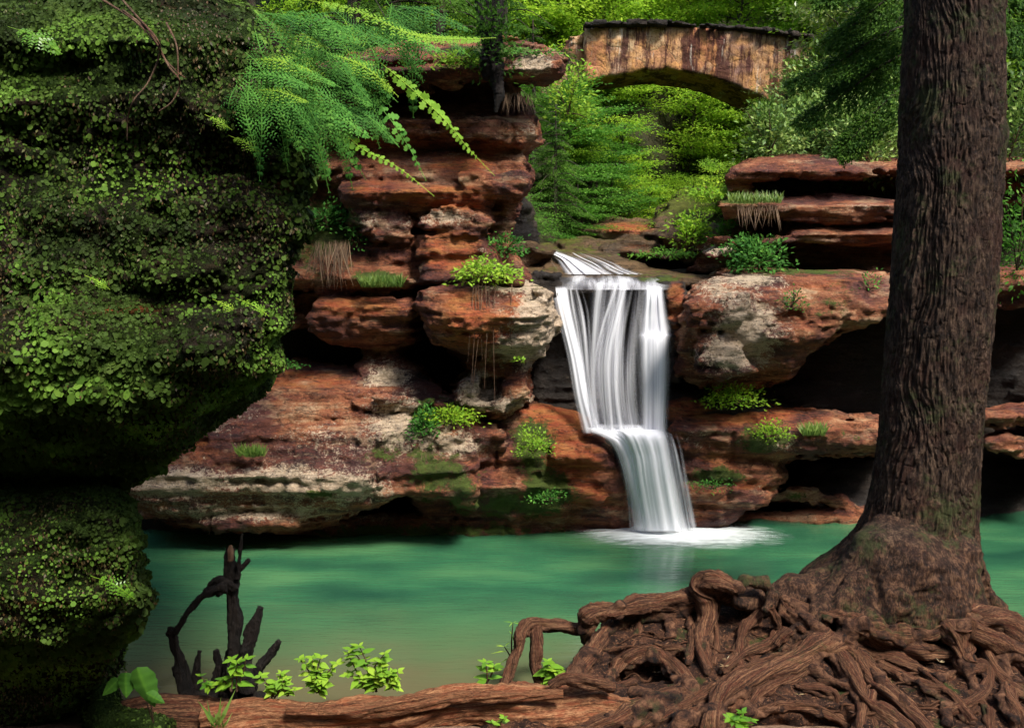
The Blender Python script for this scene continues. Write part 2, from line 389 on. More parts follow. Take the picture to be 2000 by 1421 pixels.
# ------------------------------------------------------------------ tubes
def catmull(P, n):
    P = np.asarray(P, float); P = np.vstack([2*P[0]-P[1], P, 2*P[-1]-P[-2]])
    m = len(P)-3; t = np.linspace(0, m, n); i = np.minimum(t.astype(int), m-1); f = (t-i)[:, None]
    a, b, c, d = P[i], P[i+1], P[i+2], P[i+3]
    return .5*(2*b+(c-a)*f+(2*a-5*b+4*c-d)*f*f+(3*b-a-3*c+d)*f**3)
def tube_data(pts, rad, segs=16, step=None, rough=.12, ridge=.10, knots=.1, seed=0., wob=0.0, flat=1.0):
    pts = np.asarray(pts, float); rad = np.asarray(rad, float)
    L = np.linalg.norm(np.diff(pts, axis=0), axis=1).sum()
    step = step or max(.012, rad.mean()*.5); n = max(4, int(L/step)+2)
    PR = catmull(np.hstack([pts, rad[:, None]]), n); P = PR[:, :3]; R = np.maximum(PR[:, 3], rad.min()*.6)
    s = np.linspace(0, L, n)
    if wob:
        q = np.stack([s*1.7, s*0+seed, s*0], 1)
        e = np.sin(np.linspace(0, math.pi, n))[:, None]**.5
        P = P+e*wob*np.stack([vn(q, o=seed+1), vn(q, o=seed+2), vn(q, o=seed+3)], 1)
    Tn = np.gradient(P, axis=0); Tn /= np.linalg.norm(Tn, axis=1)[:, None]+1e-9
    ref = np.array([0., 0, 1]) if abs(Tn[:, 2]).mean() < .8 else np.array([0., 1, 0])
    N = np.cross(Tn, ref); N /= np.linalg.norm(N, axis=1)[:, None]+1e-9
    Bn = np.cross(Tn, N)
    th = np.linspace(0, 2*math.pi, segs, endpoint=False)
    tw = s[:, None]*.5/max(R.mean(), .02)*.12
    cs, sn = np.cos(th), np.sin(th)
    g = np.stack(np.broadcast_arrays(np.cos(th[None]+tw)*2.3, np.sin(th[None]+tw)*2.3, s[:, None]*.9/max(R.mean(), .02)*.25), -1)
    q = np.stack(np.broadcast_arrays(cs[None]*1.1, sn[None]*1.1, s[:, None]/max(R.mean(), .02)*.45), -1)
    rr = R[:, None]*(1+ridge*(vn(g, (1, 1, 1), seed+4)+.6*vn(g, (2.2, 2.2, 2), seed+5))+knots*vn(q, (1, 1, 1), seed+6)*1.5+rough*.5*vn(q, (4, 4, 6), seed+7))
    Vv = P[:, None]+rr[..., None]*(cs[None, :, None]*N[:, None]+flat*sn[None, :, None]*Bn[:, None])
    G3 = np.stack(np.broadcast_arrays(np.cos(th[None]+tw)*1.6, np.sin(th[None]+tw)*1.6, s[:, None]*2.0+seed), -1)
    verts = Vv.reshape(-1, 3); gr = G3.reshape(-1, 3)
    i = np.arange(n-1)[:, None]*segs; j = np.arange(segs)[None]
    a = i+j; b = i+(j+1) % segs
    faces = np.stack([a, b, b+segs, a+segs], -1).reshape(-1, 4)
    # caps
    c0 = len(verts); verts = np.vstack([verts, P[0], P[-1]]); gr = np.vstack([gr, gr[0]*0, gr[-1]*0])
    jj = np.arange(0, segs, 1); jn = (jj+1) % segs
    f0 = np.stack([np.full(segs, c0), jn, jj, jj], 1); f1 = np.stack([np.full(segs, c0+1), jj+(n-1)*segs, jn+(n-1)*segs, jn+(n-1)*segs], 1)
    caps = np.vstack([f0, f1])
    return verts, faces, gr, caps
def joinm(ds):
    off = 0; vs = []; fs = []; gs = []
    for d in ds:
        vs.append(d[0]); fs.append(d[1]+off); gs.append(d[2])
        fs.append(np.vstack([d[3]+off])) if len(d) > 3 and d[3] is not None else None
        off += len(d[0])
    return np.vstack(vs), np.vstack(fs), np.vstack(gs)
def clean_mesh(name, verts, faces, mat, parent=None, gr=None, origin=None, smooth=True):
    "faces may hold degenerate quads (a repeated last index) standing for triangles"
    verts = np.asarray(verts); faces = np.asarray(faces)
    tri = faces[:, 2] == faces[:, 3]; cnt = np.where(tri, 3, 4)
    if origin is None: origin = np.array(parent.location) if parent is not None else np.array([verts[:, 0].mean(), verts[:, 1].mean(), verts[:, 2].min()])
    me = bpy.data.meshes.new(name); me.vertices.add(len(verts)); me.vertices.foreach_set('co', (verts-origin).astype(np.float32).ravel())
    keep = np.ones_like(faces, bool); keep[tri, 3] = False
    li = faces[keep]; me.loops.add(len(li)); me.loops.foreach_set('vertex_index', li.astype(np.int32))
    me.polygons.add(len(faces)); me.polygons.foreach_set('loop_start', np.concatenate([[0], np.cumsum(cnt)[:-1]]).astype(np.int32))
    me.polygons.foreach_set('use_smooth', np.full(len(faces), smooth)); me.update(calc_edges=True)
    if gr is not None:
        a = me.attributes.new('gr', 'FLOAT_VECTOR', 'POINT'); a.data.foreach_set('vector', gr.astype(np.float32).ravel())
    me.materials.append(mat); o = bpy.data.objects.new(name, me); C.objects.link(o)
    if parent is not None: o.parent = parent
    else: o.location = tuple(float(x) for x in origin)
    return o
def tubes(name, specs, mat, parent=None, **kw):
    "specs: list of (world points, radii)"
    kw.pop('seed', None)
    ds = [tube_data(p, r, seed=i*1.7+float(p[0][0])*7.3, **kw) for i, (p, r) in enumerate(specs)]
    v, f, g = joinm(ds); return clean_mesh(name, v, f, mat, parent, g)
def pxtube(pts):
    "(u, v, Y, radius px) rows -> world points, radii"
    a = np.asarray(pts, float); return at(a[:, 0], a[:, 1], a[:, 2]), a[:, 3]*a[:, 2]/F

# ------------------------------------------------------------------ leaves
LEAF = {
 'round': (np.array([(0, -.1), (.45, .15), (.42, .7), (0, .97), (-.42, .7), (-.45, .15)]), .10),
 'oval': (np.array([(0, 0), (.20, .2), (.25, .42), (.13, .75), (0, 1), (-.13, .75), (-.25, .42), (-.20, .2)]), .12),
 'diamond': (np.array([(0, 0), (.26, .45), (0, 1), (-.26, .45)]), .0),
 'slim': (np.array([(0, 0), (.05, .4), (0, 1), (-.05, .4)]), .0),
 'lobed': (np.array([(0, 0), (.3, .12), (.2, .3), (.5, .45), (.25, .6), (.3, .85), (0, 1), (-.3, .85), (-.25, .6), (-.5, .45), (-.2, .3), (-.3, .12)]), .08),
}
def leaves(name, pos, tip, nor, size, mat, kind='diamond', parent=None, origin=None, rnd=None, curl=.15):
    "pos base of each leaf, tip = direction it points, nor = approximate face normal"
    tpl, cup = LEAF[kind]; k = len(tpl); n = len(pos)
    tip = tip/(np.linalg.norm(tip, axis=1)[:, None]+1e-9)
    side = np.cross(tip, nor); side /= np.linalg.norm(side, axis=1)[:, None]+1e-9
    nn = np.cross(side, tip)
    sz = np.broadcast_to(size, (n,))[:, None, None]
    x = tpl[None, :, 0, None]; y = tpl[None, :, 1, None]
    h = -cup*np.abs(x)*2 - curl*y*y
    v = pos[:, None]+sz*(x*side[:, None]+y*tip[:, None]+h*nn[:, None])
    r = rng.random(n) if rnd is None else rnd
    return mesh_np(name, v.reshape(-1, 3), np.arange(n*k).reshape(n, k), mat, parent, origin, smooth=(k > 4), attrs={'rnd': np.repeat(r, k)})
def unit(a): return a/(np.linalg.norm(a, axis=-1, keepdims=True)+1e-9)
def quad_info(verts, faces):
    a, b, c, d = (verts[faces[:, i]] for i in range(4))
    n = np.cross(c-a, d-b); ar = np.linalg.norm(n, axis=1)*.5
    return (a+b+c+d)/4, n/(2*ar[:, None]+1e-12), ar, (a, b, c, d)
def scatter(data, n, wfun=None):
    c, nr, ar, q = quad_info(*data)
    w = ar.copy()
    if wfun is not None: w = w*np.clip(wfun(c, nr), 0, None)
    w /= w.sum(); i = rng.choice(len(w), n, p=w); s = rng.random((n, 1)); t = rng.random((n, 1))
    a, b, cc, d = (x[i] for x in q)
    return (a*(1-s)+b*s)*(1-t)+(d*(1-s)+cc*s)*t, nr[i]
exec_stage = True
# ================================================================== ROCKS
L_up = [(-90,-90),(330,-70),(420,-5),(480,40),(560,100),(600,190),(620,290),(605,360),(585,420),(562,480),(542,560),(522,620),(497,660),(502,715),(482,742),(420,775),(372,825),(335,872),(285,905),(245,935),(140,948),(-90,955)]
L_lo = [(-90,945),(215,948),(240,985),(256,1050),(264,1120),(272,1160),(258,1210),(230,1250),(220,1300),(205,1335),(150,1350),(90,1400),(30,1500),(-90,1520)]
wallA, dA = rock('mossy_rock_wall', [
    B(L_up, [(-90,7.2),(0,6.6),(100,6.0),(200,5.75),(330,5.85),(400,5.7),(540,5.6),(600,5.75),(700,5.5),(780,5.6),(870,6.1),(955,6.6)], 8.6, .55),
    B([(-90,560),(200,575),(420,560),(495,600),(480,710),(410,760),(300,850),(150,870),(-90,860)], [(560,5.5),(700,5.25),(860,5.6)], 7, .35, .3),
    B([(-90,0),(300,-20),(470,60),(500,130),(420,165),(200,140),(-90,120)], [(0,6.2),(80,5.78),(160,5.85)], 7, .3, .35),
    B(L_lo, [(945,6.3),(980,6.0),(1100,5.9),(1180,5.9),(1240,6.6),(1330,7.1),(1500,7.4)], 8.6, .4, .02),
    B([(-90,1100),(130,1120),(235,1130),(255,1165),(215,1205),(110,1220),(-90,1230)], 5.8, 7, .25, .1),
    ], M['wall_moss'], 'huge dark overhanging rock covered in green liverwort leaves filling the left side', 'rock',
    spots=[('m',200,100,400,120,.8),('m',250,720,260,80,.8),('m',150,1060,200,90,.7),('r',560,330,40,120,.35),('r',250,600,120,20,.5),('r',90,1190,120,40,.3)],
    du=5, dy=.05, strata=.05, noise=.12, fine=.05, sfreq=2.2, seed=3)
rockM, dM = rock('mossy_boulder', [B([(130,1520),(155,1400),(165,1335),(195,1318),(222,1345),(245,1375),(330,1405),(345,1520)], [(1318,7.6),(1400,7.0),(1500,6.8)], 8.3, .2)],
    M['wall_moss'], 'small moss covered boulder in the bottom left corner below the overhanging rock', 'rock', spots=[('m',240,1390,120,80,1)], du=4, dy=.05, strata=.03, noise=.08, fine=.04, seed=5)

cliff, dC = rock('rock_cliff', [
    B([(590,140),(700,112),(820,95),(960,90),(1058,94),(1096,116),(1092,138),(1040,155),(960,158),(800,168),(590,205)], [(90,12.8),(110,12.35),(135,12.2),(160,12.6)], 16.5, .10),
    B([(550,160),(985,150),(1010,175),(1022,200),(1050,238),(1046,265),(1026,278),(1018,300),(1020,350),(550,360)], [(150,13.9),(185,13.8),(225,13.3),(235,12.75),(265,12.8),(290,13.0),(330,12.9),(350,12.9)], 16.5, .10),
    B([(840,225),(1000,228),(1050,240),(1046,262),(1020,280),(900,262)], 12.7, 14, .08),
    B([(600,285),(900,275),(1010,300),(1018,342),(900,345),(600,345)], [(280,13.2),(320,12.8),(345,12.7)], 15, .08),
    B([(905,345),(960,333),(1008,346),(1020,358),(1006,374),(960,380),(915,370)], 12.45, 14, .08, .02),
    B([(668,348),(700,345),(760,350),(880,352),(935,370),(957,392),(945,418),(900,432),(800,425),(670,412)], [(345,12.9),(375,12.45),(400,12.5),(425,12.8)], 14.5, .12),
    B([(870,372),(1000,378),(1004,400),(994,432),(988,458),(1000,485),(1016,510),(1030,548),(870,548)], [(372,12.9),(430,13.0),(480,12.9),(540,12.7)], 15.5, .12),
    B([(818,418),(860,404),(925,406),(952,428),(946,450),(920,458),(835,450),(816,438)], 12.35, 14, .08, .03),
    B([(680,405),(780,410),(815,430),(800,455),(720,450),(680,435)], 12.6, 14, .08, .03),
    B([(828,462),(880,455),(935,456),(955,492),(990,518),(1005,548),(828,552)], [(455,12.6),(480,12.4),(545,12.2)], 14.5, .10, .03),
    B([(530,340),(680,355),(690,430),(825,452),(832,548),(800,585),(620,572),(540,575),(500,575),(480,480)], [(340,13.3),(430,13.1),(470,12.9),(540,12.75),(575,13.0)], 15.8, .12),
    B([(590,500),(700,505),(800,520),(812,560),(760,578),(620,572),(560,560)], [(500,12.9),(545,12.6),(575,12.8)], 15, .08),
    B([(605,590),(700,580),(812,572),(809,655),(785,676),(748,690),(712,680),(650,668),(622,640)], [(572,12.75),(600,12.5),(640,12.6),(690,12.9)], 15.2, .14, .02),
    B([(712,672),(775,672),(782,700),(810,735),(850,768),(890,800),(690,800),(640,770),(690,732)], [(672,13.1),(720,12.95),(790,12.3)], 14.6, .15, .15),
    B([(440,560),(640,565),(640,625),(560,640),(440,640)], 13.6, 16, .1),
    ], M['sandstone'], 'tall layered red rock cliff with jutting top slab left of the waterfall', 'cliff',
    spots=[('r',880,385,95,28,1.1),('r',720,375,60,26,.7),('r',880,490,60,40,1.2),('r',900,320,70,25,.7),('r',700,600,90,22,1.1),('r',950,300,60,25,.4),('l',870,425,70,20,.8),('l',1040,125,40,20,1.4),('l',1030,255,30,25,.5),('l',720,430,50,20,.5),
           ('l',760,740,50,45,.9),('m',740,540,50,12,1.0),('m',630,450,90,100,.75),('m',960,100,110,12,1.0),('m',900,130,70,14,.5),('l',940,500,14,30,.5),('l',620,480,60,60,.2),('m',600,150,100,60,.5)],  # broad moss spot on the left face also stands in for its shade
    du=3.4, dy=.045, strata=.075, noise=.12, fine=.038, sfreq=4.2, seed=11, crack=.06)
boulder, dB = rock('hanging_boulder', [
    B([(820,564),(862,548),(950,536),(1010,538),(1050,553),(1078,572),(1083,597),(1089,617),(1076,652),(1058,692),(1030,708),(1000,706),(920,698),(862,664),(836,628),(816,592)], [(536,12.3),(570,11.75),(620,11.5),(680,11.75),(706,12.1)], 14.2, .55),
    B([(1030,556),(1052,552),(1080,575),(1080,600),(1055,602),(1035,585)], 11.75, 13, .12, .05),
    B([(905,700),(960,685),(1030,695),(1038,738),(1032,775),(1005,792),(985,812),(940,808),(884,786),(894,752),(918,726)], [(690,12.4),(740,12.25),(800,12.1)], 13.6, .14, .12),
    B([(942,745),(975,742),(972,775),(955,782),(940,770)], 11, 12.65, .03, sub=True),
    ], M['sandstone_pale'], 'big rounded red boulder crusted with pale lichen, jutting out left of the falling water', 'boulder',
    spots=[('r',930,640,90,45,.95),('r',900,590,50,30,.6),('l',1055,630,45,85,1.5),('l',980,552,60,14,1.4),('l',1000,680,40,30,.8),('l',930,760,35,40,1.2),('l',870,620,50,60,-.6),('l',1000,790,40,20,.8),('r',1015,590,30,30,.5),('m',1050,560,50,10,.4)],
    du=3, dy=.04, strata=.03, noise=.10, fine=.04, sfreq=7, seed=23, crack=.05)
ledge, dL = rock('lower_rock_ledge', [
    B([(252,962),(300,902),(335,882),(352,865),(388,798),(470,745),(522,716),(600,706),(700,712),(760,735),(840,765),(910,790),(930,1000),(880,985),(800,975),(740,990),(640,1018),(560,1030),(450,1022),(275,1016),(258,990)],
      [(705,14.2),(722,13.2),(760,12.6),(830,12.15),(900,11.95),(960,11.75),(985,11.85),(1005,12.1),(1030,12.7)], 15.2, .15),
    B([(258,930),(330,905),(480,880),(560,900),(690,915),(740,950),(700,975),(560,985),(420,975),(270,985),(250,962)], [(880,12.1),(930,11.7),(960,11.65),(985,12.0)], 13.5, .12, .08),
    B([(268,990),(450,990),(640,985),(660,1005),(560,1028),(450,1022),(275,1018)], 11.95, 13.5, .06, .02),
    B([(345,870),(388,800),(450,770),(500,790),(480,850),(465,905),(400,920),(345,905)], [(770,12.5),(850,11.95),(920,11.8)], 13.5, .15, .08),
    B([(840,770),(1005,792),(1015,775),(1062,782),(1112,815),(1162,842),(1196,866),(1216,920),(1234,980),(1243,1060),(840,1060),(780,960)],
      [(770,13.6),(800,13.1),(850,12.75),(900,12.55),(960,12.6),(1000,12.75),(1040,12.95)], 15, .18, .08),
    B([(840,830),(900,800),(980,840),(985,885),(940,900),(860,890)], [(800,12.8),(850,12.25),(900,12.5)], 14, .12, .08),
    B([(770,930),(900,905),(1100,940),(1180,960),(1190,990),(1100,1000),(960,1000),(850,985)], [(905,12.8),(950,12.25),(1000,12.6)], 14, .12, .06),
    B([(1060,860),(1160,850),(1200,880),(1190,920),(1100,925)], [(850,12.7),(890,12.35),(925,12.6)], 14, .12, .08),
    B([(620,1018),(760,990),(1240,1000),(1243,1062),(900,1062),(660,1075),(600,1062)], [(985,13.0),(1020,12.9),(1060,12.75)], 14.5, .08, .04),
    B([(690,785),(840,788),(842,806),(700,806)], 12.25, 13, .04, .02),
    ], M['sandstone'], 'long low red and cream rock shelf overhanging the pool from left wall to waterfall', 'rock',
    spots=[('l',330,945,90,30,1.3),('l',560,940,150,30,1.1),('l',800,830,90,60,1.0),('l',450,820,60,50,.35),('l',700,960,70,25,.7),('l',500,1000,200,20,.8),('l',900,870,60,25,.6),('r',600,740,150,28,.6),('r',1090,820,80,40,1.3),('r',1120,900,70,40,1.0),('r',1150,970,50,25,1.0),('r',390,870,40,40,.35),
           ('m',1040,860,45,50,1.2),('m',1070,950,50,40,1.0),('m',1000,990,160,30,.7),('m',760,880,120,30,.4),('m',860,930,80,50,.7),('m',700,1040,120,20,.6),('m',950,1040,220,18,.6),('m',850,800,60,40,.7),('m',620,965,40,12,.8),('m',490,880,30,15,.7),('l',620,860,120,50,.35)],
    du=3.4, dy=.045, strata=.07, noise=.10, fine=.035, sfreq=4.2, seed=31, crack=.05)
under, dU = rock('shadowed_rock', [B([(240,1000),(450,1010),(620,1020),(660,1100),(240,1130)], [(1010,13.0),(1060,12.9),(1130,12.8)], 14.8, .1)],  # dark rock put in for the deep shade below the shelf
    M['sandstone_dark'], 'dark wet rock at the waterline, standing in for the deep shade under the long shelf', 'rock', du=6, dy=.07, seed=33)
falls_rock, dF = rock('waterfall_rock', [
    B([(1010,548),(1075,536),(1250,536),(1325,545),(1345,575),(1325,650),(1345,870),(1110,870),(1040,780),(1020,600)], [(536,14.2),(545,13.6),(556,13.15),(570,13.15),(600,13.5),(700,13.8),(850,13.7)], 16.5, .08),
    B([(1090,852),(1325,842),(1350,880),(1360,1070),(1215,1070),(1190,870)], [(842,13.6),(850,13.1),(870,12.95),(1070,13.15)], 15, .1),
    B([(1020,545),(1090,540),(1110,560),(1095,585),(1040,580)], 12.9, 14, .08),
    B([(1290,548),(1325,545),(1345,580),(1330,700),(1325,745),(1300,740),(1305,640)], 13.05, 14, .1),
    B([(1300,760),(1420,750),(1500,800),(1480,830),(1310,840)], [(750,13.6),(800,13.1),(840,13.0)], 15, .1),
    ], M['sandstone_dark'], 'dark wet rock face and lip directly behind the falling water', 'rock', spots=[('r',1320,590,20,50,1.0),('r',1345,800,60,25,.9),('m',1290,545,50,8,.7),('r',1330,680,20,40,.4)],
    du=4, dy=.05, strata=.06, noise=.06, fine=.03, seed=41)
rb, dR = rock('right_boulder', [
    B([(1312,655),(1322,620),(1345,585),(1362,545),(1400,524),(1470,517),(1572,522),(1660,520),(1760,522),(1760,612),(1690,628),(1630,648),(1575,676),(1552,706),(1531,730),(1475,748),(1400,748),(1366,742),(1320,735)], [(517,14.2),(530,13.3),(548,12.7),(600,12.35),(660,12.2),(710,12.5),(745,12.9)], 15, .22),
    B([(1340,590),(1400,570),(1460,580),(1468,610),(1420,640),(1365,650),(1335,640)], 11.85, 13.5, .25, .06),
    B([(1345,665),(1400,650),(1440,670),(1470,720),(1420,740),(1350,720)], 12.0, 13.5, .2, .05),
    B([(1700,520),(2100,530),(2100,575),(1900,590),(1700,600)], 13.6, 15.5, .2),
    ], M['sandstone_pale'], 'broad rounded boulder with white lichen crust right of the waterfall, above the cave', 'boulder',
    spots=[('l',1420,690,60,40,.8),('l',1460,640,60,60,1.0),('l',1400,560,60,25,.5),('l',1540,600,20,60,.2),('r',1400,600,60,30,.25),('r',1600,555,90,20,.35),('m',1620,600,100,50,.4),('l',1640,600,80,50,-.5),('m',1550,530,150,10,.6),('l',1480,545,60,12,.7)],
    du=3.4, dy=.045, strata=.04, noise=.12, fine=.04, sfreq=5, seed=51, crack=.07)
re_, dE = rock('right_rock_shelf', [
    B([(1310,800),(1345,790),(1400,795),(1470,790),(1540,800),(1600,812),(1650,822),(1760,826),(1760,872),(1640,880),(1560,888),(1510,905),(1420,900),(1330,920),(1312,860)], [(790,13.8),(805,13.0),(840,12.6),(880,12.7),(915,13.0)], 15, .14),
    B([(1320,880),(1440,880),(1520,900),(1530,935),(1500,965),(1440,960),(1335,950)], [(880,12.9),(920,12.7),(960,12.9)], 14.5, .14),
    B([(1330,935),(1480,940),(1520,962),(1500,985),(1455,1000),(1425,1035),(1345,1050)], [(935,12.85),(970,12.7),(1050,13.0)], 14.5, .14),
    B([(1440,960),(1560,958),(1640,968),(1650,985),(1450,990)], 13.45, 15, .08),
    B([(1440,990),(1640,985),(1700,1000),(1720,1060),(1400,1060)], [(985,13.7),(1010,13.4),(1060,13.3)], 15, .1),
    B([(1890,800),(2100,795),(2100,828),(1900,826)], [(795,13.0),(810,12.6)], 15, .08),
    B([(1925,855),(1960,842),(2100,840),(2100,905),(1990,888),(1935,872)], 12.6, 15, .12),
    ], M['sandstone'], 'red and mossy rock shelf above the pool right of the waterfall base', 'rock',
    spots=[('r',1420,805,90,30,1.2),('r',1500,800,80,14,1.2),('r',1470,945,40,15,.8),('r',1400,900,60,40,.5),('m',1490,860,60,35,.8),('m',1400,930,70,20,.9),('m',1640,850,90,25,.4),('l',1500,870,60,20,.4),('l',1360,850,40,30,.3),('r',1960,815,70,30,.2),('r',1390,990,50,40,.3),('m',1560,970,60,14,.6)],  # last moss spot darkens the waterline stack where the sun lights it
    du=3.4, dy=.045, strata=.06, noise=.11, fine=.038, seed=61, crack=.05)
ru, dRU = rock('layered_rock_ledges', [
    B([(1422,352),(1436,333),(1500,308),(1560,298),(1625,306),(1770,318),(2050,318),(2050,340),(1770,338),(1600,342),(1540,338),(1470,350),(1430,362)], [(298,14.8),(312,13.9),(335,13.6),(362,13.8)], 17, .07),
    B([(1440,345),(2050,335),(2050,400),(1440,400)], 15.4, 17, .08),
    B([(1408,398),(1428,390),(1500,393),(1600,391),(1790,394),(1790,418),(1650,430),(1580,428),(1500,420),(1420,418)], [(390,13.9),(402,13.45),(425,13.6)], 17, .06),
    B([(1420,412),(1800,412),(1800,470),(1420,470)], 14.9, 17, .08),
    B([(1500,455),(1600,441),(1780,442),(1780,466),(1700,482),(1620,478),(1560,474),(1400,476),(1380,465)], [(441,13.9),(458,13.5),(482,13.6)], 17, .07),
    B([(1370,470),(1790,466),(1790,540),(1330,540)], 14.8, 17, .08),
    B([(1375,497),(1395,482),(1425,480),(1436,492),(1425,502),(1380,505)], 13.5, 14.5, .06, .01),
    ], M['sandstone'], 'stack of thin flat rock ledges with dark gaps on the upper right bank', 'rock',
    spots=[('l',1405,488,30,12,1.5),('r',1560,410,60,12,.4),('r',1620,460,90,12,.35),('l',1700,405,60,12,.4),('m',1500,300,200,10,.4),('m',1450,392,50,8,.9),('r',1500,325,60,12,.3)],
    du=4, dy=.05, strata=.06, noise=.07, fine=.035, sfreq=6, seed=71)
st, dS = rock('stream_bed', [
    B([(1000,505),(1100,500),(1250,520),(1320,535),(1400,530),(1400,560),(1000,560)], [(500,16.6),(515,15.2),(530,14.2),(540,13.7)], 19, .06),
    B([(990,480),(1040,476),(1075,492),(1078,508),(1020,522),(985,515)], 14.6, 17, .14),
    B([(1055,482),(1130,488),(1200,500),(1260,520),(1270,540),(1060,540)], [(482,16.0),(500,15.2),(520,14.5),(540,14.1)], 18, .1),
    B([(1175,475),(1240,462),(1330,470),(1355,490),(1345,505),(1250,505),(1180,500)], 15.6, 19, .16),
    B([(1090,475),(1150,470),(1180,480),(1170,496),(1100,492)], 15.9, 18, .1),
    B([(1250,455),(1330,440),(1420,440),(1440,520),(1360,530),(1330,500)], 15.3, 19, .25),
    B([(1120,440),(1180,430),(1280,432),(1285,452),(1230,468),(1130,470)], [(430,20),(450,18.6)], 22, .12),
    B([(1270,450),(1285,415),(1330,385),(1400,370),(1430,380),(1440,450),(1380,455)], [(370,19),(420,17.6),(450,17)], 22, .3),
    ], M['stream_rock'], kind='structure', spots=[('r',1220,445,70,14,.9),('m',1350,400,90,30,.5),('r',1250,485,80,14,.3),('m',1100,480,60,20,.3)],
    du=4, dy=.07, strata=.06, noise=.09, fine=.03, seed=81)
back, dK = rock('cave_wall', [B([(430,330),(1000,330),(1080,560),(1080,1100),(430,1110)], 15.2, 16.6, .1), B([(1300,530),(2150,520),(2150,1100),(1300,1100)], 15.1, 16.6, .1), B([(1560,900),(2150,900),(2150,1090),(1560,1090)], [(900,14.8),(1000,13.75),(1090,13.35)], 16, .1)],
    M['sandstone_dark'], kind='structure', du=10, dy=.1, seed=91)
# earth bank under the tree
MB_ = NT('root mat soil'); p_ = MB_.pos()
cs = MB_.ramp(MB_.noise(p_, 7, 7, .7), [(.36, (.006, .003, .002)), (.5, (.030, .013, .008)), (.66, (.13, .055, .028))])
cs = MB_.mix(MB_.step(MB_.noise(p_, 45, 4, .7), .55, .68, 0, .8), cs, (.28, .13, .065))
cs = MB_.mix(MB_.step(MB_.noise(p_, 2.6, 4, .6), .58, .68, 0, .7), cs, (.04, .06, .012))
bb_ = MB_.bump(MB_.noise(p_, 14, 7, .75), 1, .07); bb_ = MB_.bump(MB_.noise(p_, 70, 3, .7), .8, .015, bb_)
M['soil'] = MB_.done(MB_.principled(cs, .9, bb_, .2))
bank, dBk = rock('earth_bank', [
    B([(1085,1350),(1125,1300),(1165,1240),(1250,1196),(1350,1176),(1430,1160),(1520,1135),(1610,1110),(1720,1100),(1850,1150),(1920,1190),(1990,1228),(2120,1270),(2120,1560),(880,1560),(930,1400)],
      [(1100,8.75),(1180,8.45),(1240,8.1),(1300,7.7),(1350,7.4),(1421,7.0),(1560,6.6)], 9.5, .22),
    B([(180,1400),(320,1392),(700,1392),(1000,1390),(1140,1350),(1140,1560),(180,1560)], [(1385,7.55),(1400,7.45),(1560,7.0)], 8.3, .08, .1),
    B([(1180,1250),(1330,1230),(1340,1330),(1200,1330)], 7.0, 7.95, .1, sub=True),
    B([(1400,1370),(1640,1320),(1700,1460),(1400,1480)], 6, 7.25, .1, sub=True),
    ], M['soil'], kind='structure', du=4, dy=.04, strata=.0, noise=.09, fine=.035, seed=95)

# ------------------------------------------------------------------ terrain around everything
gx = np.arange(-44, 44.1, .4); gy = np.arange(-24, 66, .4); X, Yy = np.meshgrid(gx, gy, indexing='ij')
def ground_z(x, y):
    z = np.full(np.shape(x), -.9, float)
    near = sstep(8.2, 7.5, y)*1.0; z = z+near*1.0 + np.clip(7.6-y, 0, 20)*.24*1.0
    up = sstep(16.0, 16.9, y)
    xs = .7+(y-17)*.5; xr = 2.7+(y-17)*.3
    top = 3.7+np.clip((y-17)*.03, 0, 1)+np.clip(xs-x, 0, 2.6)*1.25+np.clip(x-xr, 0, 3.4)*1.0
    top = top+np.clip(y-27.5, 0, 60)*.62+.10*np.clip(np.abs(x-2)-6, 0, 40)*1.0
    z = z*(1-up)+top*up
    z = z+sstep(9.5, 13, np.abs(x))*(6.5+np.clip(np.abs(x)-12, 0, 30)*.35)*(1-up)
    z = z+sstep(-3, -9, y)*(9.0)+np.clip(-9-y, 0, 30)*.5  # bank behind the camera, out of view, raised to block low light
    q = np.stack(np.broadcast_arrays(x, y, x*0), -1)
    return z+.35*vn(q, (.35, .35, 1), 5)*sstep(15, 20, y)+.06*vn(q, (1.4, 1.4, 1), 6)
Z = ground_z(X, Yy)
ni, nj = X.shape; ii, jj = np.meshgrid(np.arange(ni-1), np.arange(nj-1), indexing='ij'); a_ = (ii*nj+jj).ravel()
gm = NT('forest floor'); pg = gm.pos()
cg = gm.ramp(gm.noise(pg, 1.4, 7, .7), [(.3, (.012, .014, .006)), (.5, (.035, .032, .014)), (.65, (.045, .07, .014)), (.8, (.09, .065, .035))])
spg = gm.sep(pg); shore = gm.math('MULTIPLY', gm.step(spg[2], .5, .25), gm.step(spg[1], 9.2, 8.6))
cg = gm.mix(gm.math('MULTIPLY', shore, .9), cg, gm.ramp(gm.noise(pg, 9, 5), [(.3, (.10, .055, .035)), (.7, (.30, .18, .12))]))
M['ground'] = gm.done(gm.principled(cg, .9, gm.bump(gm.noise(pg, 8, 6, .7), .8, .1), .2))
o = mesh_np('ground', np.stack([X, Yy, Z], -1).reshape(-1, 3), np.stack([a_, a_+nj, a_+nj+1, a_+1], 1), M['ground'], origin=(0, 0, 0)); tag(o, kind='structure')

